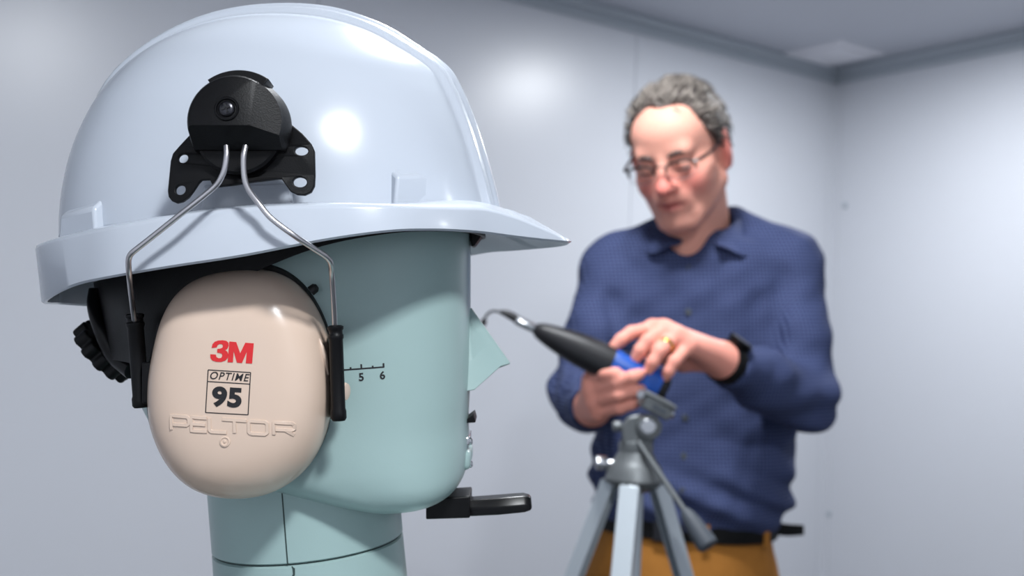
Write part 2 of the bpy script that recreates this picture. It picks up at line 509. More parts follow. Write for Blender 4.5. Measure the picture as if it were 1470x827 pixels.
# torso under the neck, mostly below the picture
bm = bm_new()
zt = z_bot - 0.035
TR = [(zt + 0.045, 0.050, 0.052, 0.0), (zt + 0.030, 0.056, 0.062, 0.002), (zt + 0.018, 0.066, 0.085, 0.005), (zt + 0.004, 0.078, 0.13, 0.01), (zt - 0.012, 0.088, 0.172, 0.014), (zt - 0.045, 0.102, 0.20, 0.016), (zt - 0.11, 0.113, 0.215, 0.016),
      (zt - 0.22, 0.112, 0.205, 0.012), (zt - 0.34, 0.104, 0.185, 0.006), (zt - 0.42, 0.10, 0.175, 0.0), (zt - 0.45, 0.094, 0.168, 0.0)]
TR = catmull(TR, 50)
rings = []
for z, rx, ry, ox in TR:
    ring = []
    for i in range(80):
        a = 2 * math.pi * i / 80; c, s = math.cos(a), math.sin(a); nn = 2.4
        k = (abs(c) ** nn + abs(s) ** nn) ** (-1 / nn)
        ring.append(W(NC.x - 0.004 + ox + rx * c * k, ry * s * k, z))
    rings.append(ring)
add_loft(bm, rings)
obj('torso', bm, M_GREEN, man, smooth=50)
# pedestal carrying the torso
tb = W(NC.x - 0.004, 0, zt - 0.44)
bm = bm_new(); add_revolve(bm, Vector((tb.x, tb.y, 0.0)), Vector((0, 0, 1)), [(0, 0.19), (0.012, 0.19), (0.018, 0.18), (0.03, 0.06), (0.05, 0.032), (tb.z - 0.02, 0.03), (tb.z + 0.0, 0.06), (tb.z + 0.012, 0.085)], 48)
obj('pedestal', bm, M_CAST, man)

# printed scale beside the ear: line, ticks, numbers (thin print following the head side)
def on_head(x, z, lift): return W(x, head_y(x, z) - lift, z)
def head_px(px, py, D=0.5465):
    q = m(px, py, D); return q.x, q.z
def head_strip(pa, pb, wid, lift=0.00016):
    ax, az = head_px(*pa); bx, bz = head_px(*pb)
    d = Vector((bx - ax, bz - az)); L = d.length; d /= L; n = Vector((-d.y, d.x)) * wid / 2
    bm = bm_new(); rings = []
    for i in range(7):
        x = ax + (bx - ax) * i / 6; z = az + (bz - az) * i / 6
        rings.append([on_head(x + n.x, z + n.y, lift), on_head(x - n.x, z - n.y, lift), on_head(x - n.x, z - n.y, -0.0003), on_head(x + n.x, z + n.y, -0.0003)])
    add_loft(bm, rings); return bm
obj('scale_line', head_strip((440, 534.5), (550.5, 527.5), 0.00075), M_INK, man, smooth=None)
for a, b in (((549.7, 528), (549.4, 522)), ((518.6, 530), (518.2, 523)), ((534.5, 529), (534.3, 525.5)), ((503.5, 531), (503.3, 527.2)), ((487, 532), (486.7, 525))):
    obj('scale_tick', head_strip(a, b, 0.00085), M_INK, man, smooth=None)
for ch, px, py in (('5', 518.5, 542), ('6', 548, 540), ('4', 487, 544)):
    me = text_mesh(ch, 0.0056, 0.0002, offset=0.00012)
    gx, gz = head_px(px, py)
    ca, sn = math.cos(math.radians(-1)), math.sin(math.radians(-1))
    map_mesh(me, lambda x, y, z: on_head(gx + x * ca - y * sn, gz + x * sn + y * ca, 0.00015 + z * 0.5))
    obj('scale_number', me, M_INK, man, smooth=None)
# upper seam and ticks above the ear muff
obj('head_seam', head_strip((384, 352), (385, 470), 0.0007), M_SEAM, man, smooth=None)
obj('head_tick', head_strip((362.5, 362), (362.5, 380), 0.0005), M_INK, man, smooth=None)
obj('head_tick', head_strip((354, 379), (372, 379), 0.0005), M_INK, man, smooth=None)

# microphone bracket below the chin
t = man
bm = bm_new()
q = [m(614, 722), m(628, 709), m(676, 706), m(676, 737), m(614, 739)]
ring = lambda D: [W(p.x, D, p.z) for p in q]
add_loft(bm, [ring(-0.013), ring(0.016)])
obj('bracket_base', bm, M_BLACK, man, bevel=0.0008)
bm = bm_new()
def arm_ring(px, yt, yb, hwid, ch):
    a = m(px, yt).z; b = m(px, yb).z; x = m(px, (yt + yb) / 2).x
    return [W(x, -hwid, a - ch), W(x, -hwid + ch * 0.7, a), W(x, hwid - ch * 0.7, a), W(x, hwid, a - ch), W(x, hwid, b), W(x, -hwid, b)]
add_loft(bm, [arm_ring(660, 717, 738, 0.008, 0.003), arm_ring(672, 717, 737.5, 0.008, 0.003), arm_ring(678, 715, 737, 0.0085, 0.0042), arm_ring(715, 712.5, 735, 0.009, 0.0044), arm_ring(752, 709.5, 731.5, 0.0085, 0.0044), arm_ring(760, 711, 729.5, 0.0072, 0.004), arm_ring(763, 714, 727, 0.006, 0.003)])
obj('bracket_arm', bm, M_BLACKS, man, bevel=0.0007)

# ------------------------------------------------------------------ hard hat
hat = thing('hard_hat', W(*m(420, 330)), 'glossy white hard hat with a centre ridge and short peak on the manikin', 'hard hat')
BK = [(91, 345), (92, 310), (96, 275), (104, 235), (119, 190), (143, 142), (180, 96), (232, 57), (292, 29), (355, 14), (425, 9.5)]
FR = [(722, 312), (716, 285), (707, 250), (694, 205), (681, 168), (666, 132), (647, 101), (604, 70), (556, 41), (490, 17), (425, 9.5)]
n_r, n_t = 110, 300
bk = catmull([(m(*p).x, m(*p).z) for p in BK], n_r); fr = catmull([(m(*p).x, m(*p).z) for p in FR], n_r)
HWID = 0.101
def dome_w(s):
    return HWID * (1 - s ** 2.5) ** 0.56
V = np.zeros((n_r, n_t, 3))
th = np.linspace(0, 2 * np.pi, n_t, endpoint=False)
for i in range(n_r):
    s = i / (n_r - 1)
    c = (bk[i] + fr[i]) / 2; rx = (fr[i] - bk[i]) / 2
    nn = 2.22
    k = (np.abs(np.cos(th)) ** nn + np.abs(np.sin(th)) ** nn) ** (-1 / nn)
    u = np.cos(th) * k
    V[i, :, 0] = c[0] + rx[0] * u
    V[i, :, 2] = c[1] + rx[1] * u
    zf = (c[1] - ((bk[0] + fr[0]) / 2)[1]) / (bk[-1][1] - ((bk[0] + fr[0]) / 2)[1])
    V[i, :, 1] = HWID * max(1 - zf ** 2.1, 0.0) ** 0.5 * np.sin(th) * k
# normals for the ridge relief
du = np.roll(V, -1, 1) - np.roll(V, 1, 1)
dv = np.gradient(V, axis=0)
N = np.cross(du, dv); ln = np.linalg.norm(N, axis=2, keepdims=True); ln[ln == 0] = 1; N /= ln
N[-1] = np.array([0, 0, 1.0]); N[-2:] = np.where(ln[-2:] < 1e-9, np.array([0, 0, 1.0]), N[-2:])
ay = np.abs(V[:, :, 1]); xx = V[:, :, 0]; zz = V[:, :, 2]
RH, RW = 0.0060, 0.024
wid = RW + 0.004 * np.clip((m(430, 10).x - xx) / 0.1, -1, 1) * -1
ridge = 1 - sstep(-0.0022, 0.0022, ay - wid)
inner = 1 - sstep(-0.0014, 0.0014, ay - wid * 0.52)
fade = sstep(m(100, 200).x, m(180, 110).x, np.where(xx < m(300, 50).x, xx, 1.0))
lift = (ridge * 0.62 + inner * 0.38) * RH
lift = lift * np.where(xx < m(300, 50).x, fade, 1.0)
V += N * (lift - RH)[:, :, None]
bm = bm_new()
vs_ = [[bm.verts.new(W(*V[i, j])) for j in range(n_t)] for i in range(n_r - 1)]
top = bm.verts.new(W(*(V[-1].mean(0))))
for i in range(n_r - 2):
    for j in range(n_t):
        k = (j + 1) % n_t
        bm.faces.new((vs_[i][j], vs_[i][k], vs_[i + 1][k], vs_[i + 1][j]))
for j in range(n_t): bm.faces.new((vs_[-1][j], vs_[-1][(j + 1) % n_t], top))
shell = obj('shell', bm, M_HELM, hat, smooth=180)
sd = shell.modifiers.new('thick', 'SOLIDIFY'); sd.thickness = 0.0025; sd.offset = -1

# brim with the peak: half loops (back centre -> front centre), mirrored
TOP = [(70, 354, .615), (58, 353.5, .59), (50.5, 352.5, .565), (56, 350, .545), (78, 343, .529), (110, 335, .517), (165, 324, .505), (250, 310, .497), (350, 299, .494), (470, 293.5, .495), (560, 294, .502), (620, 296, .515), (665, 297, .533), (700, 299, .550), (740, 310, .569), (775, 324, .585), (802, 336, .597), (815, 341.5, .606), (819, 343, .615)]
BOT = [(79, 437, .615), (67, 437, .59), (59.5, 436, .565), (66, 430, .545), (88, 418, .528), (114, 408, .516), (152, 400, .506), (200, 391.5, .499), (255, 382.5, .495), (350, 368, .492), (470, 345, .493), (560, 333, .500), (620, 331, .513), (665, 332.5, .530), (700, 335.5, .548), (742, 341, .567), (778, 345, .584), (804, 347.5, .597), (817, 348.5, .606), (821, 348.5, .615)]
NB = 120
def half(pts): return catmull([tuple(m(a, b, d - (0.003 if d < 0.512 else 0.0))) for a, b, d in pts], NB)
tp, bt = half(TOP), half(BOT)
tp[0, 1] = tp[-1, 1] = bt[0, 1] = bt[-1, 1] = 0
def full(h):
    far = h[::-1].copy()[1:-1]; far[:, 1] *= -1
    far[:, 2] -= 0.075 * far[:, 1]
    return np.concatenate([h, far])
tp, bt = full(tp), full(bt)
cxm = m(400, 320).x
# far half of the peak hangs like the near half: same heights, mirrored
def shrink(loop, d, dz):
    o = loop.copy()
    nx = np.gradient(np.r_[loop[-1:, :], loop, loop[:1, :]], axis=0)[1:-1]
    nrm = np.stack([nx[:, 1], -nx[:, 0]], 1); nrm /= np.linalg.norm(nrm, axis=1, keepdims=True) + 1e-12
    ctr = np.array([cxm, 0])
    sgn = np.sign(((ctr - loop[:, :2]) * nrm).sum(1, keepdims=True))
    o[:, :2] += nrm * sgn * d; o[:, 2] += dz
    return o
# dome base ring at matching angles, to run the peak's top up to it
def dome_base(loop, scale, back, dz):
    o = loop.copy()
    b0 = V[0]; c = b0.mean(0)
    ang = np.arctan2(b0[:, 1], b0[:, 0] - c[0]); od = np.argsort(ang); rad = np.hypot(b0[:, 0] - c[0], b0[:, 1])
    la = np.arctan2(loop[:, 1], loop[:, 0] - c[0])
    r = np.interp(la, ang[od], rad[od], period=2 * np.pi) * scale
    o[:, 0] = c[0] + r * np.cos(la); o[:, 1] = r * np.sin(la)
    zf = np.interp(o[:, 0], [b0[:, 0].min(), b0[:, 0].max()], [m(*BK[0]).z, m(*FR[0]).z])
    o[:, 2] = np.maximum(zf, loop[:, 2]) + dz if not back else loop[:, 2] + dz
    return o
cz = lambda l, d: l + np.array([0, 0, d])
i0 = dome_base(tp, 0.965, True, 0.0035)
# soften towards the front: the peak's root sits at the dome foot
rootz = m(716, 300).z
fx = sstep(m(600, 300).x, m(720, 300).x, tp[:, 0])
i0[:, 2] = i0[:, 2] * (1 - fx) + np.maximum(i0[:, 2], rootz) * fx
mid_ = (i0 + tp) / 2; mid_[:, 2] += 0.0012 + 0.0022 * fx
rows = [i0, mid_, shrink(tp, 0.0022, 0.0006), shrink(tp, 0.0006, -0.0002), cz(tp, -0.002), bt * np.array([1, 1, 1]) + np.array([0, 0, 0.001]), shrink(bt, 0.0012, 0), shrink(bt, 0.003, 0.0008),
        None, None]
i1 = dome_base(bt, 0.955, True, 0.004)
i1[:, 2] = i1[:, 2] * (1 - fx) + np.maximum(i1[:, 2], m(700, 322).z) * fx
vertical = shrink(tp, 0.0042, -0.003)
sidew = (1 - fx)[:, None]
rows[8] = vertical * sidew + ((i1 + bt) / 2 + np.array([0, 0, 0.001])) * (1 - sidew)
rows[9] = dome_base(tp, 0.955, True, -0.001) * sidew + i1 * (1 - sidew)
bm = bm_new()
add_loft(bm, [[W(*p) for p in r] for r in rows], True, False, False)
obj('brim', bm, M_HELM, hat, smooth=50)

def mirror_lug(name, pts, bev=0.002):
    q = [m(*p) for p in pts]
    for s in (1, -1):
        bm = bm_new(); add_hexa(bm, [W(p.x, p.y * s, p.z) for p in q])
        obj(name, bm, M_HELM, hat, smooth=45, bevel=bev, segs=3)
from mathutils.bvhtree import BVHTree
_bv = BVHTree.FromPolygons([v.co + shell.location for v in shell.data.vertices], [tuple(p.vertices) for p in shell.data.polygons])
def dome_D(px, py):
    d = (P(px, py, 1.0) - CAM).normalized(); hit = _bv.ray_cast(CAM, d)[0]
    return (hit - CAM).dot(FWD) if hit is not None else 0.6
def lug(name, outer, inner, bev):
    mirror_lug(name, [(x, y, dome_D(*r) - o) for x, y, r, o in outer] + [(x, y, dome_D(*r) + o) for x, y, r, o in inner], bev)
lug('side_lug', [(571, 253, (575, 260), .0065), (660, 250, (655, 260), -.0036), (662, 312, (655, 285), -.0025), (564, 312, (575, 285), .006)],
    [(553, 236, (556, 245), .006), (664, 238, (655, 260), .012), (668, 312, (655, 285), .012), (555, 312, (556, 270), .006)], 0.0018)
lug('rear_lug', [(86, 310, (110, 310), -.004), (134, 298, (134, 305), .0075), (138, 350, (138, 325), .0075), (82, 360, (110, 330), -.004)],
    [(104, 297, (112, 300), .012), (156, 278, (156, 290), .006), (161, 345, (160, 325), .006), (98, 350, (112, 330), .012)], 0.0018)
lug('slot_lug', [(292, 267, (300, 275), .002), (418, 265, (410, 275), .002), (424, 312, (410, 290), .003), (286, 312, (300, 290), .003)],
    [(292, 258, (300, 275), .02), (418, 256, (410, 275), .02), (424, 312, (410, 290), .02), (286, 312, (300, 290), .02)], 0.0015)

# suspension: head band, nape strap, ratchet
HB = [(697, 322, 341, .615), (693, 318, 338, .594), (676, 312, 334, .567), (640, 308, 332, .547), (560, 314, 335, .5365), (450, 330, 357, .5335), (330, 345, 410, .533), (255, 355, 478, .536), (205, 372, 524, .547), (165, 392, 520, .567), (142, 402, 516, .590), (134, 405, 515, .615)]
hb_t = catmull([tuple(m(a, b, d)) for a, b, c, d in HB], 90); hb_b = catmull([tuple(m(a + (16 if a < 200 else 0), c, d)) for a, b, c, d in HB], 90)
hb_t[0, 1] = hb_t[-1, 1] = hb_b[0, 1] = hb_b[-1, 1] = 0
def full2(h):
    far = h[::-1].copy()[1:-1]; far[:, 1] *= -1; return np.concatenate([h, far])
hb_t, hb_b = full2(hb_t), full2(hb_b)
bm = bm_new()
add_loft(bm, [[W(*p) for p in r] for r in (hb_t, hb_b, shrink(hb_b, 0.0018, 0), shrink(hb_t, 0.0018, 0), hb_t)][:4] , True, False, False)
obj('headband', bm, M_BLACK, hat, smooth=40)
# strap guides on the nape: thick curved tube edges seen at the back
for s in (1, -1):
    pts = [m(138, 415, .60), m(137, 440, .598), m(148, 475, .594), m(165, 508, .592), m(192, 530, .585)]
    bm = bm_new(); add_tube(bm, [W(p.x, p.y * s, p.z) for p in pts], [0.004, 0.0045, 0.005, 0.0055, 0.006], 14, 24)
    obj('nape_strap', bm, M_BLACKS, hat)
# webbing inside the shell
for k, a in enumerate((35, 145, 215, 325)):
    ca, sn = math.cos(math.radians(a)), math.sin(math.radians(a))
    bm = bm_new(); c = m(410, 330)
    pts = []
    for t_ in np.linspace(0, 1, 14):
        r = 1 - t_ ** 2.2
        pts.append((c.x + 0.088 * ca * r, 0.073 * sn * r, c.z + 0.005 + 0.085 * t_))
    ln_ = Vector((-sn, ca, 0)) * 0.009
    add_loft(bm, [[W(p[0] - ln_.x, p[1] - ln_.y, p[2]), W(p[0] + ln_.x, p[1] + ln_.y, p[2]), W(p[0] + ln_.x, p[1] + ln_.y, p[2] + 0.0015), W(p[0] - ln_.x, p[1] - ln_.y, p[2] + 0.0015)] for p in pts])
    obj('webbing_strap', bm, M_BLACK, hat)
# forehead clip
bm = bm_new()
q = [m(676, 332), m(694, 334), m(690, 343), m(682, 354), m(677, 355)]
add_loft(bm, [[W(p.x, -0.012, p.z) for p in q], [W(p.x, 0.012, p.z) for p in q]])
obj('brow_clip', bm, M_BLACK, hat, bevel=0.0008)
# ratchet: body block + knurled knob
rc = m(168, 490); rdir = (m(128, 524) - m(168, 490)).normalized(); rdw = MX * rdir.x + MY * rdir.y + MZ * rdir.z
bm = bm_new(); add_revolve(bm, W(*rc), rdw, [(-0.008, 0.012), (0.002, 0.0125), (0.003, 0.011), (0.007, 0.010)], 28)
obj('ratchet_hub', bm, M_BLACK, hat)
loop = []
for i in range(112):
    a = 2 * math.pi * i / 112
    loop.append(((0.0178 + 0.0016 * math.tanh(2.2 * math.sin(12 * a))) * math.cos(a), (0.0178 + 0.0016 * math.tanh(2.2 * math.sin(12 * a))) * math.sin(a)))
me = curve_mesh([loop], 0.0032, 0.0012)
fm = frame(W(*rc) + rdw * 0.009, rdw, MZ)
map_mesh(me, lambda x, y, z: fm @ Vector((x, y, z)))
obj('ratchet_knob', me, M_BLACK, hat, smooth=50)
bm = bm_new(); add_revolve(bm, W(*rc) + rdw * 0.012, rdw, [(0, 0.011), (0.003, 0.0105), (0.0036, 0.008), (0.0038, 0.002)], 28)
obj('ratchet_cap', bm, M_BLACKS, hat)

# ------------------------------------------------------------------ ear muff hung from the hat
muff = thing('ear_muff', W(*m(345, 640, .52)), 'beige ear muff with red and black print hung on two steel wires from the hat', 'ear muff')
# cup frame (image-aligned, turned slightly clockwise)
CT = math.radians(-3.8)
CTILT = math.radians(4)
CUX = RGT * math.cos(CT) + UPV * math.sin(CT); CUY = UPV * math.cos(CT) - RGT * math.sin(CT); CUN = -FWD
CUN, CUY = CUN * math.cos(CTILT) + CUY * math.sin(CTILT), CUY * math.cos(CTILT) - CUN * math.sin(CTILT)
DB = 0.5355
CC = P(346, 552, DB)
OUT = [(362, 386), (330, 388), (300, 394.5), (272, 408), (250, 430), (234, 462), (223, 505), (216, 552), (217, 600), (228, 640), (248, 675), (275, 700), (308, 713), (345, 716), (382, 710), (415, 694), (443, 668), (463, 633), (474, 592), (477.5, 548), (474, 502), (463, 462), (444, 427), (420, 403), (393, 390)]
def cup_ray(px, py, off):
    d = P(px, py, 1.0) - CAM; q = CAM + d * ((CC + CUN * off - CAM).dot(CUN) / d.dot(CUN)) - CC
    return q.dot(CUX), q.dot(CUY)
_oc = [cup_ray(a, b, 0.0) for a, b in OUT]
_oc = catmull(_oc + _oc[:1], 240)[:-1]
_oa = np.arctan2(_oc[:, 1], _oc[:, 0]); _or = np.hypot(_oc[:, 0], _oc[:, 1]); _od = np.argsort(_oa)
def cup_r(a): return float(np.interp(a, _oa[_od], _or[_od], period=2 * np.pi))
CH = 0.0275
def cup_h(rho):
    rho = min(max(rho, 0), 1)
    return CH * (0.12 * (1 - rho ** 2) + 0.88 * (1 - rho ** 6.0) ** 0.62)
def cupW(u, v, wv): return CC + CUX * u + CUY * v + CUN * wv
def on_cup(u, v, lift):
    a = math.atan2(v, u); r = math.hypot(u, v) / cup_r(a)
    return cupW(u, v, cup_h(r) + lift)
bm = bm_new()
NA = 160
rings = []
ang = np.linspace(0, 2 * np.pi, NA, endpoint=False)
rho_l = list(1 - (1 - np.linspace(0.02, 1, 46)) ** 2.0)
rl = [cup_r(a) for a in ang]
for rho in rho_l[::-1][0:]:
    rings.append([cupW(rho * r * math.cos(a), rho * r * math.sin(a), cup_h(rho)) for r, a in zip(rl, ang)])
rings = [[cupW(0.985 * r * math.cos(a), 0.985 * r * math.sin(a), -0.006) for r, a in zip(rl, ang)], [cupW(1.0 * r * math.cos(a), 1.0 * r * math.sin(a), -0.003) for r, a in zip(rl, ang)]] + rings
add_loft(bm, rings)
cup = obj('cup', bm, M_BEIGE, muff, smooth=60)
# cushion
bm = bm_new(); prof = [(-0.003, 0.99), (-0.003, 1.02), (-0.005, 1.035), (-0.008, 1.04), (-0.011, 1.03), (-0.013, 0.99), (-0.013, 0.7)]
add_loft(bm, [[cupW(k * r * math.cos(a) - 0.002, k * r * math.sin(a) + 0.0015, d) for r, a in zip(rl, ang)] for d, k in prof])
obj('cushion', bm, M_CUSH, muff, smooth=50)

def cup_uv(px, py, off=0.0265): return cup_ray(px, py, off)
def decal(name, me, u0, v0, mt, sx=1.0, sy=1.0, lift=0.00012):
    map_mesh(me, lambda x, y, z: on_cup(u0 + x * sx, v0 + y * sy, lift + z))
    return obj(name, me, mt, cup, smooth=None)
def z5(x, y): return cup_uv(200 + x / 2.234, 360 + y / 2.234)
# red two-character mark: outlines traced as polygons
def poly5(loops): return [[z5(*p) for p in lp] for lp in loops]
three = [(233, 312), (236, 300), (243, 292), (254, 288), (268, 287), (280, 289), (287, 295), (288, 305), (284, 314), (277, 319), (284, 324), (287, 333), (285, 344), (278, 352), (264, 357), (248, 356), (236, 352), (230, 344), (229, 332), (247, 333), (249, 341), (256, 345), (264, 344), (268, 338), (267, 331), (260, 328), (251, 327), (252, 315), (261, 314), (268, 311), (270, 305), (267, 300), (259, 299), (252, 303), (250, 310)]
emm = [(285, 358), (290, 291), (312, 293), (325, 329), (341, 295), (368, 297), (363, 362), (343, 361), (346, 324), (331, 360), (315, 359), (304, 322), (302, 358)]
for nm_, lp in (('red_numeral', three), ('red_letter', emm)):
    me = curve_mesh(poly5([lp]), 0.00006)
    map_mesh(me, lambda x, y, z: on_cup(x, y, 0.00018 + z))
    obj(nm_, me, M_RED, cup, smooth=None)
# ruled frame
def cup_strip(a, b, wid):
    a = Vector(a); b = Vector(b); d = (b - a).normalized(); n = Vector((-d.y, d.x)) * wid / 2
    bm = bm_new(); rings = []
    for i in range(13):
        p = a.lerp(b, i / 12)
        rings.append([on_cup(p.x + n.x, p.y + n.y, 0.0002), on_cup(p.x - n.x, p.y - n.y, 0.0002), on_cup(p.x - n.x, p.y - n.y, -0.0003), on_cup(p.x + n.x, p.y + n.y, -0.0003)])
    add_loft(bm, rings); return bm
cor = [z5(222.5, 382), z5(358.5, 390.5), z5(350, 526), z5(214, 518.5)]
for a, b in zip(cor, cor[1:] + cor[:1]): obj('printed_rule', cup_strip(a, b, 0.00042), M_INK, cup, smooth=None)
obj('printed_rule', cup_strip(z5(220.5, 419), z5(356, 427.5), 0.00042), M_INK, cup, smooth=None)
u0, v0 = z5(288.5, 404.5)
wm = (Vector(z5(352, 408)) - Vector(z5(226, 401))).length
me = text_mesh('OPTIME', 0.0052, 0.00006, shear=0.22, offset=0.00003, spacing=1.14)
xs = [v.co.x for v in me.vertices]; k_ = wm / (max(xs) - min(xs))
decal('printed_word', me, u0, v0, M_INK, sx=k_, sy=(0.0036 / (max(v.co.y for v in me.vertices) - min(v.co.y for v in me.vertices))), lift=0.0002)
u0, v0 = z5(283.5, 472.5)
me = text_mesh('95', 0.014, 0.00006, offset=0.0006, spacing=1.05)
xs = [v.co.x for v in me.vertices]; ys = [v.co.y for v in me.vertices]
wm = 96 / 2.234 * 0.508 / F_PX; hm = 66 / 2.234 * 0.508 / F_PX
decal('printed_number', me, u0, v0, M_INK, sx=wm / (max(xs) - min(xs)), sy=hm / (max(ys) - min(ys)), lift=0.0002)
# raised word in the cup's own plastic
LET = {'P': [[(0, 0), (0, 1), (.88, 1), (1, .88), (1, .5), (.88, .38), (.1, .38)]],
       'E': [[(1, 1), (.0, 1), (0, 0), (1, 0)], [(0, .5), (.9, .5)]],
       'L': [[(0, 1), (0, .12), (.12, 0), (1, 0)]],
       'T': [[(0, 1), (1.1, 1)], [(.55, 1), (.55, 0)]],
       'O': [[(.12, 0), (0, .12), (0, .88), (.12, 1), (.88, 1), (1, .88), (1, .12), (.88, 0), (.12, 0)]],
       'R': [[(0, 0), (0, 1), (.88, 1), (1, .88), (1, .52), (.88, .42), (.1, .42)], [(.55, .42), (1, 0)]]}
pos = [('P', 100, 527, 158, 573), ('E', 166, 533, 218, 584), ('L', 226, 540, 275, 588), ('T', 268, 547, 345, 597), ('O', 352, 553, 408, 594), ('R', 432, 556, 492, 586)]
pos = [('P', 100, 60), ('E', 168, 50), ('L', 226, 55), ('T', 268, 70), ('O', 352, 58), ('R', 430, 62)]
for ch, x0, wd in pos:
    for st in LET[ch]:
        dense = []
        for a, b in zip(st, st[1:]):
            for i in range(4): dense.append((a[0] + (b[0] - a[0]) * i / 4, a[1] + (b[1] - a[1]) * i / 4))
        dense.append(st[-1])
        def at(p):
            x = x0 + p[0] * wd; yb = 574 + (x - 100) * 0.0495; yt = 529 + (x - 100) * 0.0665
            u, v = z5(x, yb + (yt - yb) * p[1]); return on_cup(u, v, 0.0)
        bm = bm_new()
        pts = [at(p) for p in dense]
        # flat-topped raised stroke
        rings = []
        for i, p in enumerate(pts):
            d = (pts[min(i + 1, len(pts) - 1)] - pts[max(i - 1, 0)]).normalized(); n = d.cross(CUN).normalized()
            hw_, hh_ = 0.00085, 0.00055
            rings.append([p - n * hw_ * 1.25 - CUN * 0.0004, p - n * hw_ * 0.8 + CUN * hh_, p + n * hw_ * 0.8 + CUN * hh_, p + n * hw_ * 1.25 - CUN * 0.0004])
        add_loft(bm, rings)
        obj('raised_letter', bm, M_BEIGE, cup, smooth=30)
u, v = z5(275, 612)
bm = bm_new(); add_revolve(bm, on_cup(u, v, -0.0004), CUN, [(0, 0.0027), (0.0008, 0.0025), (0.001, 0.0019), (0.0005, 0.0015), (0.0005, 0.0008), (0.001, 0.0005)], 24)
obj('moulded_dimple', bm, M_BEIGE, cup, smooth=40)
# soft arm recess of the cup, seen beside the front post: a slim raised bead
bm = bm_new()
add_tube(bm, [on_cup(*cup_uv(455, 486, .018), 0.0002), on_cup(*cup_uv(463, 508, .013), 0.0006), on_cup(*cup_uv(470, 538, .009), 0.0004)], [0.0004, 0.0017, 0.0006], 10, 14)
obj('moulded_bead', bm, M_BEIGE, cup)

# posts and wires
def post(name, a, b, D, r):
    p0, p1 = P(a[0], a[1], D), P(b[0], b[1], D)
    ax = p1 - p0; L = ax.length
    bm = bm_new()
    add_revolve(bm, p0, ax, [(0, r * 0.8), (0.0006, r * 1.16), (0.0018, r * 1.16), (0.0026, r * 0.98), (0.0042, r * 0.98), (0.0048, r * 1.12), (0.0062, r * 1.12), (0.0070, r),
                             (L - 0.006, r), (L - 0.0045, r * 1.12), (L - 0.0012, r * 1.12), (L, r * 0.9)], 26)
    return obj(name, bm, M_BLACK, muff, smooth=40)
post('post', (193, 450), (203.5, 585), 0.535, 0.0040)
post('post', (481.5, 467), (486.5, 604), 0.521, 0.0034)
# clip blocks from the posts to the cup
for (a, b, c, d), D0, D1 in (((204, 520, 222, 580), .526, .542), ((474, 470, 481, 600), .524, .540)):
    bm = bm_new()
    add_hexa(bm, [P(a, b, D0), P(c, b, D0), P(c, d, D0), P(a, d, D0), P(a, b, D1), P(c, b, D1), P(c, d, D1), P(a, d, D1)])
    obj('post_clip', bm, M_BLACK, muff, bevel=0.001)
bm = bm_new(); add_revolve(bm, P(489, 562, .526), (CUX * 1.0 + CUN * 0.3), [(0, 0.0046), (0.0022, 0.0046), (0.0034, 0.004), (0.0038, 0.002)], 24)
obj('pivot_button', bm, M_BEIGE, muff)
bm = bm_new(); add_revolve(bm, P(446, 418, .539), CUX * 0.7 + CUY * 0.6, [(0, 0.0026), (0.003, 0.0024), (0.0042, 0.0012)], 16)
obj('cushion_stud', bm, M_CUSH, muff)
WL = [(325, 210, .4835), (325.5, 222, .482), (323, 240, .4815), (317, 256, .4815), (306, 270, .482), (262, 305.5, .4815), (215, 343, .4845), (192, 361, .4855), (186.5, 367, .487), (184.5, 376, .4885), (185.5, 395, .493), (187.5, 415, .508), (190.5, 440, .525), (193, 460, .532)]
WRR = [(352.5, 210, .4835), (350, 222, .482), (349.5, 238, .4815), (351.5, 258, .4815), (358, 274, .482), (373, 294, .483), (390, 314, .4825), (425, 340, .4835), (462, 364, .492), (470, 370, .4945), (474.5, 377, .497), (476.5, 395, .506), (479.5, 440, .515), (481, 475, .521)]
for pts in (WL, WRR):
    bm = bm_new(); add_tube(bm, [P(*p) for p in pts], 0.00135, 12, 70)
    obj('wire_arm', bm, M_STEEL, muff)

# mount on the hat side
TILT = math.radians(7)
MN = (-FWD * math.cos(TILT) + UPV * math.sin(TILT))
MUX = RGT.copy(); MUY = MN.cross(MUX)
MC = P(347, 222, 0.500)
def z3(x, y): return ((230 + x / 3.9375 - 347) * 0.498 / F_PX, -(100 + y / 3.9375 - 222) * 0.498 / F_PX)
def mW(u, v, wv): return MC + MUX * u + MUY * v + MN * wv
outl = [(172, 378), (120, 432), (78, 478), (66, 520), (56, 690), (62, 722), (80, 745), (108, 757), (140, 750), (172, 728), (200, 690), (226, 650), (246, 630), (300, 628), (320, 672), (420, 662), (560, 640), (680, 622), (700, 622), (728, 662), (752, 694), (785, 710), (825, 711), (856, 694), (872, 660), (874, 600), (868, 462), (852, 424), (800, 365), (742, 318), (690, 230), (600, 120), (460, 90), (330, 110), (240, 210)]
def rnd(pts):
    return [tuple(p) for p in catmull(pts + pts[:1], len(pts) * 4)[:-1]]
holes = [circle_pts(*z3(135, 507), 0.0029, 24, 0.0026), circle_pts(*z3(126, 688), 0.003, 24, 0.0028), circle_pts(*z3(802, 463), 0.0035, 24, 0.0026), circle_pts(*z3(798, 643), 0.0036, 24, 0.0029)]
me = curve_mesh([[z3(*p) for p in outl]] + holes, 0.0008, 0.0005)
def bendz(u, v, wv): return mW(u, v, wv + 0.0028 - 3.2 * u * u)     # follows the hat's side
map_mesh(me, bendz)
obj('mount_plate', me, M_BLACK, muff, smooth=40)
kc = z3(468, 345)
# base disc
bm = bm_new()
add_revolve(bm, mW(*z3(458, 372), 0.0), MN, [(0, 0.0198), (0.006, 0.0198), (0.0072, 0.0186)], 56)
obj('mount_base', bm, M_BLACK, muff, smooth=40)
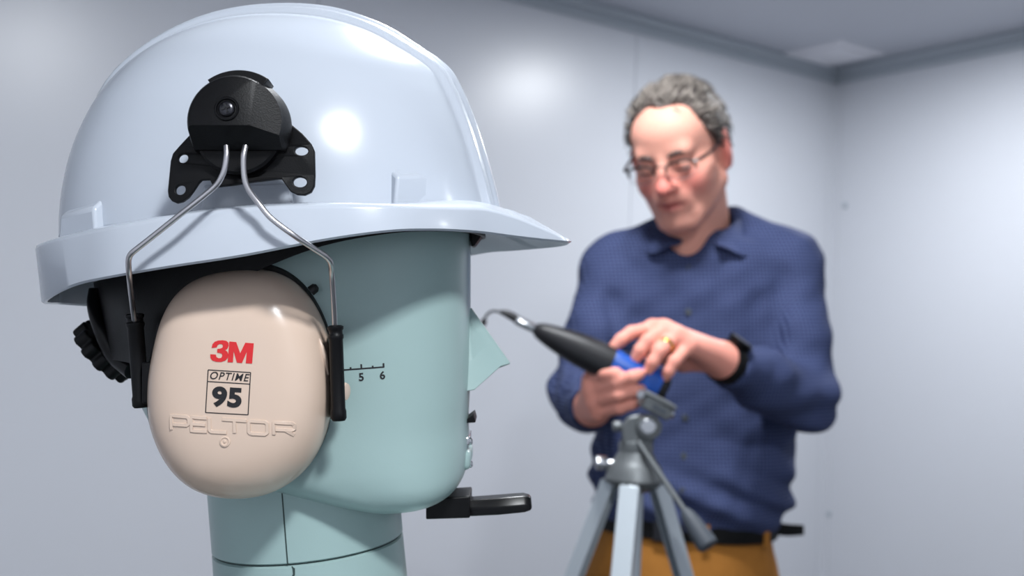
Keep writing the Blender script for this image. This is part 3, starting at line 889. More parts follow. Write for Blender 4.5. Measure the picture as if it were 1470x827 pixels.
# knob: round body cut by a sloping lower facet and a facet towards the peak
bm = bm_new()
bc = mW(*kc, 0.004)
add_revolve(bm, bc, MN, [(0, 0.0234), (0.004, 0.0232), (0.009, 0.0218), (0.0155, 0.0206), (0.0172, 0.0196), (0.0178, 0.0184)], 84)
def cut(bm, co, no):
    g = bm.verts[:] + bm.edges[:] + bm.faces[:]
    r = bmesh.ops.bisect_plane(bm, geom=g, plane_co=co, plane_no=no, clear_outer=True)
    ed = [e for e in r['geom_cut'] if isinstance(e, bmesh.types.BMEdge)]
    bmesh.ops.contextual_create(bm, geom=ed)
f_bot = Vector(mW(*z3(430, 385), 0.0215))
cut(bm, f_bot, (MN * 0.62 - MUY * 1.0).normalized())
cut(bm, mW(*z3(430, 480), 0.014), -MUY)
f_rt = Vector(mW(*z3(552, 300), 0.0222))
cut(bm, f_rt, (MN * 1.0 + MUX * 0.42).normalized())
obj('mount_knob', bm, M_BLACK, muff, smooth=28, bevel=0.0005)
# top tab of the knob
bm = bm_new(); arc = []
ko = kc
inner_, outer_ = [], []
for i in range(21):
    a = math.radians(57 + (125 - 57) * i / 20)
    inner_.append((ko[0] + 0.0014 + 0.0175 * math.cos(a), ko[1] + 0.0175 * math.sin(a))); outer_.append((ko[0] + 0.0014 + 0.0234 * math.cos(a), ko[1] + 0.0234 * math.sin(a)))
me = curve_mesh([outer_ + inner_[::-1]], 0.0055, 0.0005)
map_mesh(me, lambda x, y, z: mW(x, y, z + 0.0115))
obj('mount_tab', me, M_BLACK, muff, smooth=40)
# screw in its recess
sc_ = mW(*z3(440, 292), 0.0218)
bm = bm_new(); add_revolve(bm, sc_ - MN * 0.0005, MN, [(0, 0.0056), (0.0008, 0.0056), (0.0012, 0.0052), (0.0012, 0.0046), (0.0004, 0.0042), (0.0004, 0.0001)], 36)
obj('screw_seat', bm, M_BLACKS, muff, smooth=30)
bm = bm_new(); add_revolve(bm, sc_ - MN * 0.0002, MN, [(0, 0.0038), (0.0006, 0.0037), (0.0014, 0.0028), (0.0017, 0.0016), (0.0018, 0.0001)], 30)
scr = obj('screw', bm, M_SCREW, muff, smooth=60)
for a in (20, 110):
    bm = bm_new()
    M_ = frame(sc_ + MN * 0.0017, MN, MUY) @ Matrix.Rotation(math.radians(a), 4, 'Z')
    add_box(bm, M_, 0.0042, 0.0008, 0.0009)
    obj('screw_slot', bm, M_INK, scr, smooth=None)

# ------------------------------------------------------------------ tripod in front of the man
TD = 1.40
tri_c = P(911, 690, TD)
tri = thing('camera_tripod', Vector((tri_c.x, tri_c.y, 0)), 'silver three-legged camera tripod with a pan handle standing before the man', 'tripod')
UZ = Vector((0, 0, 1))
def tz(py, px=911): return P(px, py, TD).z
TXY = Vector((tri_c.x, tri_c.y, 0))
def axp(z, dx=0.0, dy=0.0): return Vector((TXY.x + dx, TXY.y + dy, z))
# centre column
bm = bm_new(); add_revolve(bm, axp(tz(830) - 0.28), UZ, [(0, 0.009), (0.01, 0.0125), (tz(600) - tz(830) + 0.24, 0.0125)], 20)
obj('centre_column', bm, M_ALU, tri)
# shoulder casting
za, zb = tz(705), tz(648)
bm = bm_new(); add_revolve(bm, axp(za), UZ, [(0, 0.018), (0.006, 0.030), (0.016, 0.0385), ((zb - za) * 0.62, 0.0345), ((zb - za) * 0.72, 0.030), (zb - za, 0.022), (zb - za + 0.012, 0.0205), (zb - za + 0.014, 0.018)], 30)
obj('shoulder', bm, M_CAST, tri)
feet = {'a': math.radians(152), 'b': math.radians(20), 'c': math.radians(254)}
for k, a in feet.items():
    d = Vector((math.cos(a), math.sin(a), 0))
    topp = axp(tz(690)) + d * 0.032
    foot = axp(0.02) + d * 0.43
    ax = (foot - topp); L = ax.length; u = ax / L
    side = u.cross(UZ).normalized(); outw = side.cross(u).normalized()
    if outw.dot(d) < 0: outw = -outw
    # hinge block
    bm = bm_new(); Mh = Matrix(((side.x, outw.x, u.x, topp.x), (side.y, outw.y, u.y, topp.y), (side.z, outw.z, u.z, topp.z), (0, 0, 0, 1)))
    add_box(bm, Mh @ Matrix.Translation((0, -0.003, -0.008)), 0.020, 0.016, 0.026)
    obj('leg_hinge', bm, M_CAST, tri, bevel=0.003)
    # channel-section upper leg
    def chan(s, wd, dp, t):
        c = topp + u * s
        pr = [(-wd, -dp), (-wd, dp), (wd, dp), (wd, -dp), (wd - t, -dp), (wd - t, dp - t), (-wd + t, dp - t), (-wd + t, -dp)]
        return [c + side * x + outw * y for x, y in pr]
    bm = bm_new(); add_loft(bm, [chan(0.004, 0.0125, 0.0095, 0.002), chan(0.45, 0.0122, 0.0095, 0.002)])
    lg = obj('leg', bm, M_ALU, tri, smooth=20, bevel=0.001, segs=2)
    bm = bm_new(); add_loft(bm, [chan(0.30, 0.0100, 0.0072, 0.0018), chan(0.80, 0.0098, 0.0072, 0.0018)])
    obj('leg_section', bm, M_ALU, lg, smooth=20)
    bm = bm_new(); add_loft(bm, [chan(0.66, 0.0078, 0.0052, 0.0016), chan(L - 0.02, 0.0078, 0.0052, 0.0016)])
    obj('leg_section', bm, M_ALU, lg, smooth=20)
    for s in (0.455, 0.80):
        bm = bm_new(); Mq = Mh.copy(); Mq.translation = topp + u * s
        add_box(bm, Mq, 0.038, 0.03, 0.03); obj('leg_clamp', bm, M_CAST, lg, bevel=0.003)
    bm = bm_new(); add_revolve(bm, foot - UZ * 0.02, UZ, [(0, 0.012), (0.004, 0.015), (0.016, 0.014), (0.03, 0.010)], 18)
    obj('rubber_foot', bm, M_GRIP, lg)
    # spreader strut
    bm = bm_new(); add_tube(bm, [axp(tz(830) - 0.20) + d * 0.01, topp + u * 0.34], 0.004, 8)
    obj('spreader', bm, M_ALU, tri)
# head: rotating base, tilt body, disc, platform, knobs
bm = bm_new(); add_revolve(bm, axp(tz(652)), UZ, [(0, 0.021), (0.008, 0.023), (0.016, 0.022), (0.018, 0.017), (0.034, 0.0165)], 28)
obj('pan_base', bm, M_CAST, tri)
bm = bm_new()
pq = [(893, 640), (892, 610), (902, 598), (920, 594), (938, 600), (944, 618), (936, 640)]
add_loft(bm, [[P(x, y, TD - 0.014) for x, y in pq], [P(x, y, TD + 0.016) for x, y in pq]])
obj('tilt_body', bm, M_CAST, tri, bevel=0.003)
dn = (-FWD + RGT * 0.15).normalized()
bm = bm_new(); add_revolve(bm, P(930, 612, TD - 0.012), dn, [(0, 0.0165), (0.008, 0.0165), (0.010, 0.0145), (0.0102, 0.012), (0.0085, 0.0115), (0.0085, 0.001)], 30)
disc = obj('tilt_disc', bm, M_CAST, tri)
bm = bm_new(); add_revolve(bm, P(930, 612, TD - 0.0205), dn, [(0, 0.0105), (0.0025, 0.0105), (0.0038, 0.009), (0.004, 0.001)], 26)
obj('disc_cap', bm, M_CHROME, disc)
# tilted platform plate
pc = P(940, 583, TD); tl = math.radians(-28)
px_ = RGT * math.cos(tl) + UPV * math.sin(tl); py_ = UPV * math.cos(tl) - RGT * math.sin(tl)
Mp = Matrix(((px_.x, FWD.x, py_.x, pc.x), (px_.y, FWD.y, py_.y, pc.y), (px_.z, FWD.z, py_.z, pc.z), (0, 0, 0, 1)))
bm = bm_new(); add_box(bm, Mp, 0.040, 0.052, 0.018); obj('platform', bm, M_CAST, tri, bevel=0.003)
bm = bm_new(); add_box(bm, Mp @ Matrix.Translation((0, 0, 0.011)), 0.044, 0.056, 0.005); pl = obj('platform_plate', bm, M_CAST, tri, bevel=0.0015)
bm = bm_new(); add_box(bm, Mp @ Matrix.Translation((0.003, -0.0262, 0.0)), 0.020, 0.002, 0.006); obj('platform_slot', bm, M_GRIP, tri, smooth=None)
def knob(name, p, ax, r, h, mt=None):
    bm = bm_new(); add_revolve(bm, p - ax.normalized() * h * 0.5, ax, [(-0.012, r * 0.4), (0, r * 0.4), (0.0005, r * 0.9), (0.002, r), (h - 0.002, r), (h, r * 0.8), (h + 0.0005, 0.0003)], 20)
    obj(name, bm, mt or M_CHROME, tri)
knob('lock_knob', P(921, 566, TD - 0.022), (-RGT * 0.5 - FWD), 0.0062, 0.009)
knob('lock_knob', P(962, 594, TD - 0.005), RGT, 0.0062, 0.010)
knob('lock_knob', P(864, 664, TD), -RGT, 0.0095, 0.016)
knob('lock_knob', P(886, 612, TD), -RGT, 0.007, 0.012, M_CAST)
# pan handle with rubber grip
h0, h1, h2 = P(916, 634, TD - 0.02), P(984, 735, TD - 0.07), P(1016, 783, TD - 0.093)
bm = bm_new(); add_tube(bm, [h0, h1, h1 + (h2 - h1) * 0.3], 0.0036, 12); obj('pan_handle', bm, M_CAST, tri)
u = (h2 - h1); Lg = u.length
bm = bm_new(); add_revolve(bm, h1 - u * 0.05, u, [(0, 0.006), (0.006, 0.0085), (0.018, 0.0108), (Lg * 0.95, 0.0132), (Lg * 1.05, 0.0132), (Lg * 1.1, 0.011)], 24)
obj('handle_grip', bm, M_GRIP, tri)

# ------------------------------------------------------------------ sound level meter held by the man
DD = 1.47
dev = thing('sound_level_meter', P(870, 530, DD), 'black and blue sound level meter with a thin gooseneck tip in the man\'s hands', 'sound meter')
da = P(766, 471, DD); db = P(947, 556, DD); dax = (db - da).normalized(); DL = (db - da).length
dup = (UPV - dax * UPV.dot(dax)).normalized(); dside = dax.cross(dup)
def dsec(s, hu, hs, nn, n=40):
    c = da + dax * s; out = []
    for i in range(n):
        a = 2 * math.pi * i / n; x, y = math.cos(a), math.sin(a); k = (abs(x) ** nn + abs(y) ** nn) ** (-1 / nn)
        out.append(c + dup * (hu * y * k) + dside * (hs * x * k))
    return out
sB = DL * 0.60
bm = bm_new()
prof = catmull([(0.0, 0.0055, 0.0055, 2.0), (0.004, 0.0095, 0.0105, 2.0), (0.018, 0.0140, 0.0165, 2.1), (0.040, 0.0185, 0.0225, 2.3), (0.068, 0.0225, 0.0285, 2.5), (0.095, 0.0238, 0.0320, 2.7), (sB, 0.0242, 0.0335, 2.9)], 26)
add_loft(bm, [dsec(*p) for p in prof])
obj('front_housing', bm, M_DEVB, dev, smooth=45)
bm = bm_new(); add_loft(bm, [dsec(sB, 0.0225, 0.0325, 3.2), dsec(sB + 0.002, 0.0232, 0.0332, 3.2), dsec(DL - 0.008, 0.0222, 0.0322, 3.2), dsec(DL - 0.004, 0.021, 0.031, 3.2)])
obj('blue_housing', bm, M_DEVBLUE, dev, smooth=45)
bm = bm_new(); add_loft(bm, [dsec(DL - 0.008, 0.0205, 0.0305, 3.0), dsec(DL + 0.004, 0.0200, 0.030, 3.0), dsec(DL + 0.008, 0.017, 0.027, 3.0)])
obj('end_cap', bm, M_DEVB, dev, smooth=45)
# screen on the upper face with a button row (facing the man)
bm = bm_new(); c = da + dax * (sB + 0.028) + dup * 0.0222
Ms = Matrix(((dax.x, dside.x, dup.x, c.x), (dax.y, dside.y, dup.y, c.y), (dax.z, dside.z, dup.z, c.z), (0, 0, 0, 1)))
add_box(bm, Ms, 0.034, 0.04, 0.004); obj('display_window', bm, M_DEVB, dev, bevel=0.001)
bm = bm_new(); add_revolve(bm, da - dax * 0.026, dax, [(0, 0.0062), (0.003, 0.0066), (0.022, 0.0066), (0.028, 0.0058)], 22)
obj('preamplifier', bm, M_CHROME, dev)
tip = P(718, 447.5, DD)
bm = bm_new(); add_tube(bm, [da - dax * 0.022, P(742, 458.5, DD), P(730, 451.5, DD), tip], [0.0058, 0.0058, 0.0054, 0.003], 16, 20)
obj('coupling', bm, M_DEVB, dev)
bm = bm_new(); add_tube(bm, [tip + dax * 0.003, P(709, 446.5, DD), P(701, 450, DD), P(696, 457, DD), P(694, 463, DD)], 0.0018, 10, 24)
obj('gooseneck', bm, M_DEVB, dev)
bm = bm_new(); add_revolve(bm, P(695.5, 458, DD), P(693.5, 466, DD) - P(695.5, 458, DD), [(0, 0.003), (0.002, 0.0042), (0.008, 0.0042), (0.010, 0.0025)], 16)
obj('microphone_capsule', bm, M_DEVB, dev)

# ------------------------------------------------------------------ the man: distance-field modelling helpers
class Field:
    def __init__(s, lo, hi, h):
        s.h = h; s.lo = np.array(lo, float); s.n = np.ceil((np.array(hi, float) - s.lo) / h).astype(int) + 1
        s.a = np.full(tuple(s.n), 1.0, np.float32)
    def block(s, lo, hi):
        i0 = np.clip(np.floor((np.array(lo) - s.lo) / s.h).astype(int), 0, s.n - 1); i1 = np.clip(np.ceil((np.array(hi) - s.lo) / s.h).astype(int) + 1, 1, s.n)
        sl = tuple(slice(a, b) for a, b in zip(i0, i1))
        g = [((np.arange(a, b) * s.h) + o).astype(np.float32) for a, b, o in zip(i0, i1, s.lo)]
        return sl, (g[0][:, None, None], g[1][None, :, None], g[2][None, None, :])
    def put(s, fn, lo, hi, k=0.01, sub=False):
        sl, (X, Y, Z) = s.block(np.array(lo) - k - 0.008, np.array(hi) + k + 0.008)
        old = s.a[sl]
        if old.size == 0: return
        d = fn(X, Y, Z).astype(np.float32)
        if sub:
            d = -d; h = np.clip(0.5 - 0.5 * (old - d) / k, 0, 1)
            s.a[sl] = old + (d - old) * h + k * h * (1 - h)
        else:
            h = np.clip(0.5 + 0.5 * (old - d) / k, 0, 1)
            s.a[sl] = old + (d - old) * h - k * h * (1 - h)
    def cone(s, a, b, r1, r2, k=0.01, sub=False):
        a = np.array(a, float); b = np.array(b, float); ba = b - a; l2 = max(float(ba @ ba), 1e-12)
        def fn(X, Y, Z):
            x, y, z = X - a[0], Y - a[1], Z - a[2]
            t = np.clip((x * ba[0] + y * ba[1] + z * ba[2]) / l2, 0, 1)
            return np.sqrt((x - ba[0] * t) ** 2 + (y - ba[1] * t) ** 2 + (z - ba[2] * t) ** 2) - (r1 + (r2 - r1) * t)
        r = max(r1, r2); s.put(fn, np.minimum(a, b) - r, np.maximum(a, b) + r, k, sub)
    def chain(s, pts, rs, k=0.01):
        for (a, b), (r, q) in zip(zip(pts, pts[1:]), zip(rs, rs[1:])): s.cone(a, b, r, q, k)
    def ell(s, c, r, Mx=None, k=0.01, sub=False):
        """ellipsoid, radii r along the columns of the 3x3 Mx"""
        c = np.array(c, float); Q = np.eye(3) if Mx is None else np.array(Mx, float)
        def fn(X, Y, Z):
            x, y, z = X - c[0], Y - c[1], Z - c[2]
            q = [(x * Q[0, i] + y * Q[1, i] + z * Q[2, i]) for i in range(3)]
            k0 = np.sqrt(sum((v / rr) ** 2 for v, rr in zip(q, r))); k1 = np.sqrt(sum((v / rr ** 2) ** 2 for v, rr in zip(q, r))) + 1e-9
            return k0 * (k0 - 1) / k1
        R = max(r); s.put(fn, c - R, c + R, k, sub)
    def mesh(s, name):
        f = s.a; h = s.h; ins = f < 0
        nx, ny, nz = f.shape
        cnt = np.zeros((nx - 1, ny - 1, nz - 1), np.uint8)
        for dx in (0, 1):
            for dy in (0, 1):
                for dz in (0, 1): cnt += ins[dx:nx - 1 + dx, dy:ny - 1 + dy, dz:nz - 1 + dz]
        act = (cnt > 0) & (cnt < 8); idx = np.argwhere(act)
        lut = np.full(act.shape, -1, np.int32); lut[act] = np.arange(len(idx))
        acc = np.zeros((len(idx), 3)); num = np.zeros(len(idx))
        cs = [(0, 0, 0), (1, 0, 0), (0, 1, 0), (1, 1, 0), (0, 0, 1), (1, 0, 1), (0, 1, 1), (1, 1, 1)]
        for i, a in enumerate(cs):
            for j, b in enumerate(cs):
                if j <= i or sum(abs(p - q) for p, q in zip(a, b)) != 1: continue
                fa = f[idx[:, 0] + a[0], idx[:, 1] + a[1], idx[:, 2] + a[2]].astype(float); fb = f[idx[:, 0] + b[0], idx[:, 1] + b[1], idx[:, 2] + b[2]].astype(float)
                mk = (fa < 0) != (fb < 0)
                t = np.where(mk, fa / np.where(fa == fb, 1, fa - fb), 0)
                pt = np.array(a)[None] + t[:, None] * (np.array(b) - np.array(a))[None]
                acc[mk] += pt[mk]; num[mk] += 1
        v = s.lo + (idx + acc / num[:, None]) * h
        quads = []
        for ax in range(3):
            o1, o2 = [(1, 2), (2, 0), (0, 1)][ax]
            sl0 = [slice(None)] * 3; sl1 = [slice(None)] * 3; sl0[ax] = slice(0, -1); sl1[ax] = slice(1, None)
            e = ins[tuple(sl0)] != ins[tuple(sl1)]
            ei = np.argwhere(e)
            ok = np.ones(len(ei), bool)
            for o in (o1, o2): ok &= (ei[:, o] > 0) & (ei[:, o] < f.shape[o] - 1)
            ei = ei[ok]
            fl = ins[ei[:, 0], ei[:, 1], ei[:, 2]]
            q = []
            for d1, d2 in ((-1, -1), (0, -1), (0, 0), (-1, 0)):
                c = ei.copy(); c[:, o1] += d1; c[:, o2] += d2; q.append(lut[c[:, 0], c[:, 1], c[:, 2]])
            q = np.stack(q, 1); q[~fl] = q[~fl][:, ::-1]; quads.append(q)
        q = np.concatenate(quads)
        me = bpy.data.meshes.new(name)
        me.vertices.add(len(v)); me.vertices.foreach_set('co', v.astype(np.float32).ravel())
        me.loops.add(len(q) * 4); me.loops.foreach_set('vertex_index', q.astype(np.int32).ravel())
        me.polygons.add(len(q)); me.polygons.foreach_set('loop_start', np.arange(0, len(q) * 4, 4, dtype=np.int32))
        me.update(); me.validate()
        return me

def loftfield(F, lev, yaw, k=0.02, nn=2.4, grow=0.0):
    """lev rows: z, cx, cy, half width, half depth"""
    L = np.array(sorted(lev)); c, s_ = math.cos(yaw), math.sin(yaw)
    zs = L[:, 0]; dense = catmull(L, 160); dense = dense[np.argsort(dense[:, 0])]
    def fn(X, Y, Z):
        z = Z.ravel(); cx, cy, a, b = [np.interp(z, dense[:, 0], dense[:, i])[None, None, :] for i in (1, 2, 3, 4)]
        a = a + grow; b = b + grow
        u = (X - cx) * c + (Y - cy) * s_; v = -(X - cx) * s_ + (Y - cy) * c
        rho = ((np.abs(u) / a) ** nn + (np.abs(v) / b) ** nn) ** (1 / nn)
        d = (rho - 1) * np.minimum(a, b)
        dz = np.maximum(zs[0] - Z, Z - zs[-1])
        return np.maximum(d, dz)
    R = max(L[:, 3:].max() + grow, 0.01) * 1.05
    F.put(fn, (L[:, 1].min() - R, L[:, 2].min() - R, zs[0]), (L[:, 1].max() + R, L[:, 2].max() + R, zs[-1]), k)

# landmarks (world)
D_T = 1.84
per_base = P(985, 760, D_T); per_base.z = 0
man2 = thing('person', per_base, 'grey-haired person in glasses, navy shirt and brown trousers holding a sound level meter', 'person')
YAW = math.radians(-14)                     # image-right side nearer the camera
# torso levels from the silhouette
SIL = [(322, 968, 1040, .062, .0), (336, 938, 1066, .082, .0), (352, 905, 1105, .098, .0), (375, 880, 1132, .108, .0), (420, 868, 1142, .116, .0), (500, 862, 1140, .122, .0), (600, 856, 1136, .128, -.004), (680, 850, 1131, .134, -.008), (718, 852, 1126, .133, -.008), (742, 862, 1112, .126, -.004), (765, 872, 1098, .116, .0)]
torso = []
for py, xl, xr, dep, oy in SIL:
    c = P((xl + xr) / 2, py, D_T); hw = (xr - xl) / 2 / F_PX * D_T
    torso.append((c.z, c.x, c.y + oy, hw / math.cos(YAW) * 0.985, dep))
sh_r, el_r, wr_r = P(884, 398, 1.84), P(835, 563, 1.745), P(850, 585, 1.565)     # his right arm (image left)
sh_l, el_l, wr_l = P(1128, 392, 1.80), P(1153, 575, 1.69), P(1040, 519, 1.535)   # his left arm
# head frame
psi, pit, rol = math.radians(27), math.radians(24), math.radians(7)
f0 = Vector((-math.sin(psi), -math.cos(psi), 0)); l0 = Vector((math.cos(psi), -math.sin(psi), 0)); z0 = Vector((0, 0, 1))
hf = f0 * math.cos(pit) - z0 * math.sin(pit); hu = z0 * math.cos(pit) + f0 * math.sin(pit)
hl, hu = l0 * math.cos(rol) + hu * math.sin(rol), hu * math.cos(rol) - l0 * math.sin(rol)
HC = P(976, 219, 1.745)
HM = np.array([[hl.x, hf.x, hu.x], [hl.y, hf.y, hu.y], [hl.z, hf.z, hu.z]])
HS = 0.935
def hd(x, y, z): return HC + (hl * x + hf * y + hu * z) * HS

lo = np.array([min(el_r.x, wr_r.x) - 0.12, 1.36, per_base.z + 0.86]); hi = np.array([el_l.x + 0.12, 2.02, hd(0, 0, 0.13).z + 0.05])
B = Field(lo, hi, 0.0033)
loftfield(B, torso, YAW, 0.02, 2.4, -0.024)
# arms under the sleeves
B.chain([sh_r, el_r, wr_r], [0.046, 0.040, 0.027], 0.015); B.chain([sh_l, el_l, wr_l], [0.046, 0.040, 0.027], 0.015)
# neck
B.cone(hd(0, -0.028, -0.055), P(1000, 352, 1.835), 0.054, 0.060, 0.02)
B.cone(hd(0, 0.010, -0.075), P(988, 352, 1.79), 0.040, 0.045, 0.02)
# head
def E(c, r, k=0.012, sub=False): B.ell(hd(*c), [v * HS for v in r], HM, k, sub)
def Cn(a, b, r1, r2, k=0.008, sub=False): B.cone(hd(*a), hd(*b), r1 * HS, r2 * HS, k, sub)
E((0, -0.012, 0.032), (0.074, 0.096, 0.084), 0.015)
E((0, 0.030, -0.025), (0.062, 0.066, 0.088), 0.02)
E((0, 0.048, 0.045), (0.058, 0.048, 0.045), 0.02)
for s in (1, -1):
    E((0.042 * s, 0.045, -0.032), (0.027, 0.036, 0.034), 0.015)      # cheek
    Cn((0.056 * s, 0.006, -0.055), (0.022 * s, 0.072, -0.100), 0.020, 0.018, 0.02)   # jaw
E((0, 0.080, -0.101), (0.026, 0.020, 0.018), 0.016)                 # chin
E((0, 0.082, -0.066), (0.030, 0.022, 0.026), 0.016)                 # muzzle
Cn((-0.036, 0.080, 0.020), (0.036, 0.080, 0.020), 0.012, 0.012, 0.014)   # brow
for s in (1, -1):
    B.ell(hd(0.033 * s, 0.103, -0.001), [0.019 * HS, 0.016 * HS, 0.012 * HS], HM, 0.012, True)
    B.ell(hd(0.032 * s, 0.0795, -0.002), [0.0135 * HS] * 3, HM, 0.003)       # lowered lids
Cn((0, 0.090, 0.012), (0, 0.109, -0.028), 0.0085, 0.0115, 0.008)
E((0, 0.114, -0.034), (0.0125, 0.012, 0.010), 0.006)
for s in (1, -1): E((0.013 * s, 0.101, -0.037), (0.008, 0.010, 0.008), 0.005)
Cn((-0.023, 0.090, -0.0625), (0, 0.102, -0.060), 0.0035, 0.006, 0.004); Cn((0.023, 0.090, -0.0625), (0, 0.102, -0.060), 0.0035, 0.006, 0.004)
Cn((-0.021, 0.090, -0.0715), (0, 0.100, -0.073), 0.004, 0.0065, 0.004); Cn((0.021, 0.090, -0.0715), (0, 0.100, -0.073), 0.004, 0.0065, 0.004)
Cn((-0.024, 0.0945, -0.067), (0, 0.107, -0.0665), 0.0018, 0.0022, 0.003, True); Cn((0.024, 0.0945, -0.067), (0, 0.107, -0.0665), 0.0018, 0.0022, 0.003, True)
for s in (1, -1):      # ears
    Me = np.array(HM); a = math.radians(22) * s
    ex = hl * math.cos(a) * 1 + hf * (-math.sin(a)); ey = hf * math.cos(a) + hl * math.sin(a)
    Q = np.array([[ex.x, ey.x, hu.x], [ex.y, ey.y, hu.y], [ex.z, ey.z, hu.z]])
    B.ell(hd(0.079 * s, -0.012, -0.004), [0.0085, 0.020, 0.034], Q, 0.006)
    B.ell(hd(0.0905 * s, -0.010, 0.001), [0.0055, 0.011, 0.019], Q, 0.004, True)
    B.ell(hd(0.075 * s, -0.006, -0.033), [0.007, 0.010, 0.010], Q, 0.006)
for s in (1, -1): E((0.071 * s, -0.010, -0.006), (0.012, 0.017, 0.030), 0.008)
# hands
def hand(wr, mcp, fingers, thumb, rf):
    for p in mcp: B.cone(wr, p, 0.0205, 0.0128, 0.012)
    for a, b in zip(mcp, mcp[1:]): B.cone(a, b, 0.012, 0.0115, 0.008)
    for f, r in zip(fingers, rf):
        B.chain(f, [r * 1.22, r * 1.08, r * 0.98, r * 0.86], 0.0035)
    B.chain(thumb, [0.017, 0.0135, 0.0115, 0.0095], 0.006)
rf = [0.0088, 0.0090, 0.0086, 0.0078]
Rm = [P(850, 545, 1.482), P(851, 559, 1.476), P(854, 575, 1.478), P(860, 591, 1.484)]
hand(wr_r, Rm,
     [[Rm[0], P(868, 536, 1.446), P(884, 537, 1.436), P(893, 541, 1.440)],
      [Rm[1], P(886, 549, 1.437), P(908, 541, 1.427), P(918, 537, 1.432)],
      [Rm[2], P(888, 567, 1.437), P(910, 561, 1.432), P(920, 559, 1.440)],
      [Rm[3], P(890, 586, 1.446), P(908, 580, 1.441), P(917, 577, 1.448)]],
     [wr_r + (Rm[0] - wr_r) * 0.35, P(868, 540, 1.532), P(890, 533, 1.522), P(910, 532, 1.512)], rf)
Lm = [P(937, 472, 1.492), P(953, 473, 1.476), P(971, 482, 1.468), P(988, 497, 1.466)]
hand(wr_l, Lm,
     [[Lm[0], P(906, 478, 1.468), P(891, 488, 1.461), P(882, 497, 1.459)],
      [Lm[1], P(930, 489, 1.450), P(919, 503, 1.446), P(913, 514, 1.448)],
      [Lm[2], P(947, 504, 1.440), P(937, 520, 1.437), P(931, 531, 1.441)],
      [Lm[3], P(968, 519, 1.441), P(960, 533, 1.440), P(955, 542, 1.446)]],
     [wr_l + (Lm[0] - wr_l) * 0.3 - UPV * 0.012, P(980, 520, 1.515), P(948, 510, 1.512), P(922, 503, 1.505)], rf)
body = B.mesh('body')
# lips / flush tint as a colour attribute (the skin's own colour)
nv = len(body.vertices); co = np.empty(nv * 3, np.float32); body.vertices.foreach_get('co', co); co = co.reshape(-1, 3)
loc = ((co - np.array(HC)) @ HM) / HS
def blob(c, r): return np.exp(-((((loc - np.array(c)) / np.array(r)) ** 2).sum(1)))
lips = np.clip(1.25 * blob((0, 0.103, -0.066), (0.026, 0.02, 0.0085)), 0, 1)
flush = np.clip(blob((0, 0.115, -0.03), (0.022, 0.03, 0.022)) + 0.8 * blob((0.042, 0.075, -0.035), (0.022, 0.03, 0.022)) + 0.8 * blob((-0.042, 0.075, -0.035), (0.022, 0.03, 0.022))
                + 1.1 * blob((0.085, -0.01, -0.005), (0.012, 0.03, 0.05)) + 1.1 * blob((-0.085, -0.01, -0.005), (0.012, 0.03, 0.05)), 0, 1)
handmask = (co[:, 1] < 1.60).astype(float)
beard = np.clip(blob((0, 0.08, -0.09), (0.05, 0.06, 0.03)), 0, 1) * 0.5
at_ = body.color_attributes.new('skin_tint', 'FLOAT_COLOR', 'POINT')
cl = np.stack([lips, np.clip(flush + handmask * 0.35, 0, 1), beard, np.ones(nv)], 1).astype(np.float32)
at_.data.foreach_set('color', cl.ravel())
M_SKIN = mat('skin', (226, 163, 144), 0.6, 0, 0.25, sss=0.12)
nt = M_SKIN.node_tree; b = nt.nodes['Principled BSDF']
an = nt.nodes.new('ShaderNodeAttribute'); an.attribute_name = 'skin_tint'
sep = nt.nodes.new('ShaderNodeSeparateColor'); nt.links.new(an.outputs['Color'], sep.inputs[0])
def mixnode(c1, fac, rgb):
    mx = nt.nodes.new('ShaderNodeMix'); mx.data_type = 'RGBA'; mx.inputs[7].default_value = lin(rgb)
    if isinstance(c1, tuple): mx.inputs[6].default_value = c1
    else: nt.links.new(c1, mx.inputs[6])
    nt.links.new(fac, mx.inputs[0]); return mx.outputs[2]
c1 = mixnode(lin((226, 163, 144)), sep.outputs[1], (220, 124, 114))
c2 = mixnode(c1, sep.outputs[2], (186, 130, 116))
c3 = mixnode(c2, sep.outputs[0], (160, 84, 80))
nt.links.new(c3, b.inputs['Base Color'])
obj('body', body, M_SKIN, man2, smooth=180)

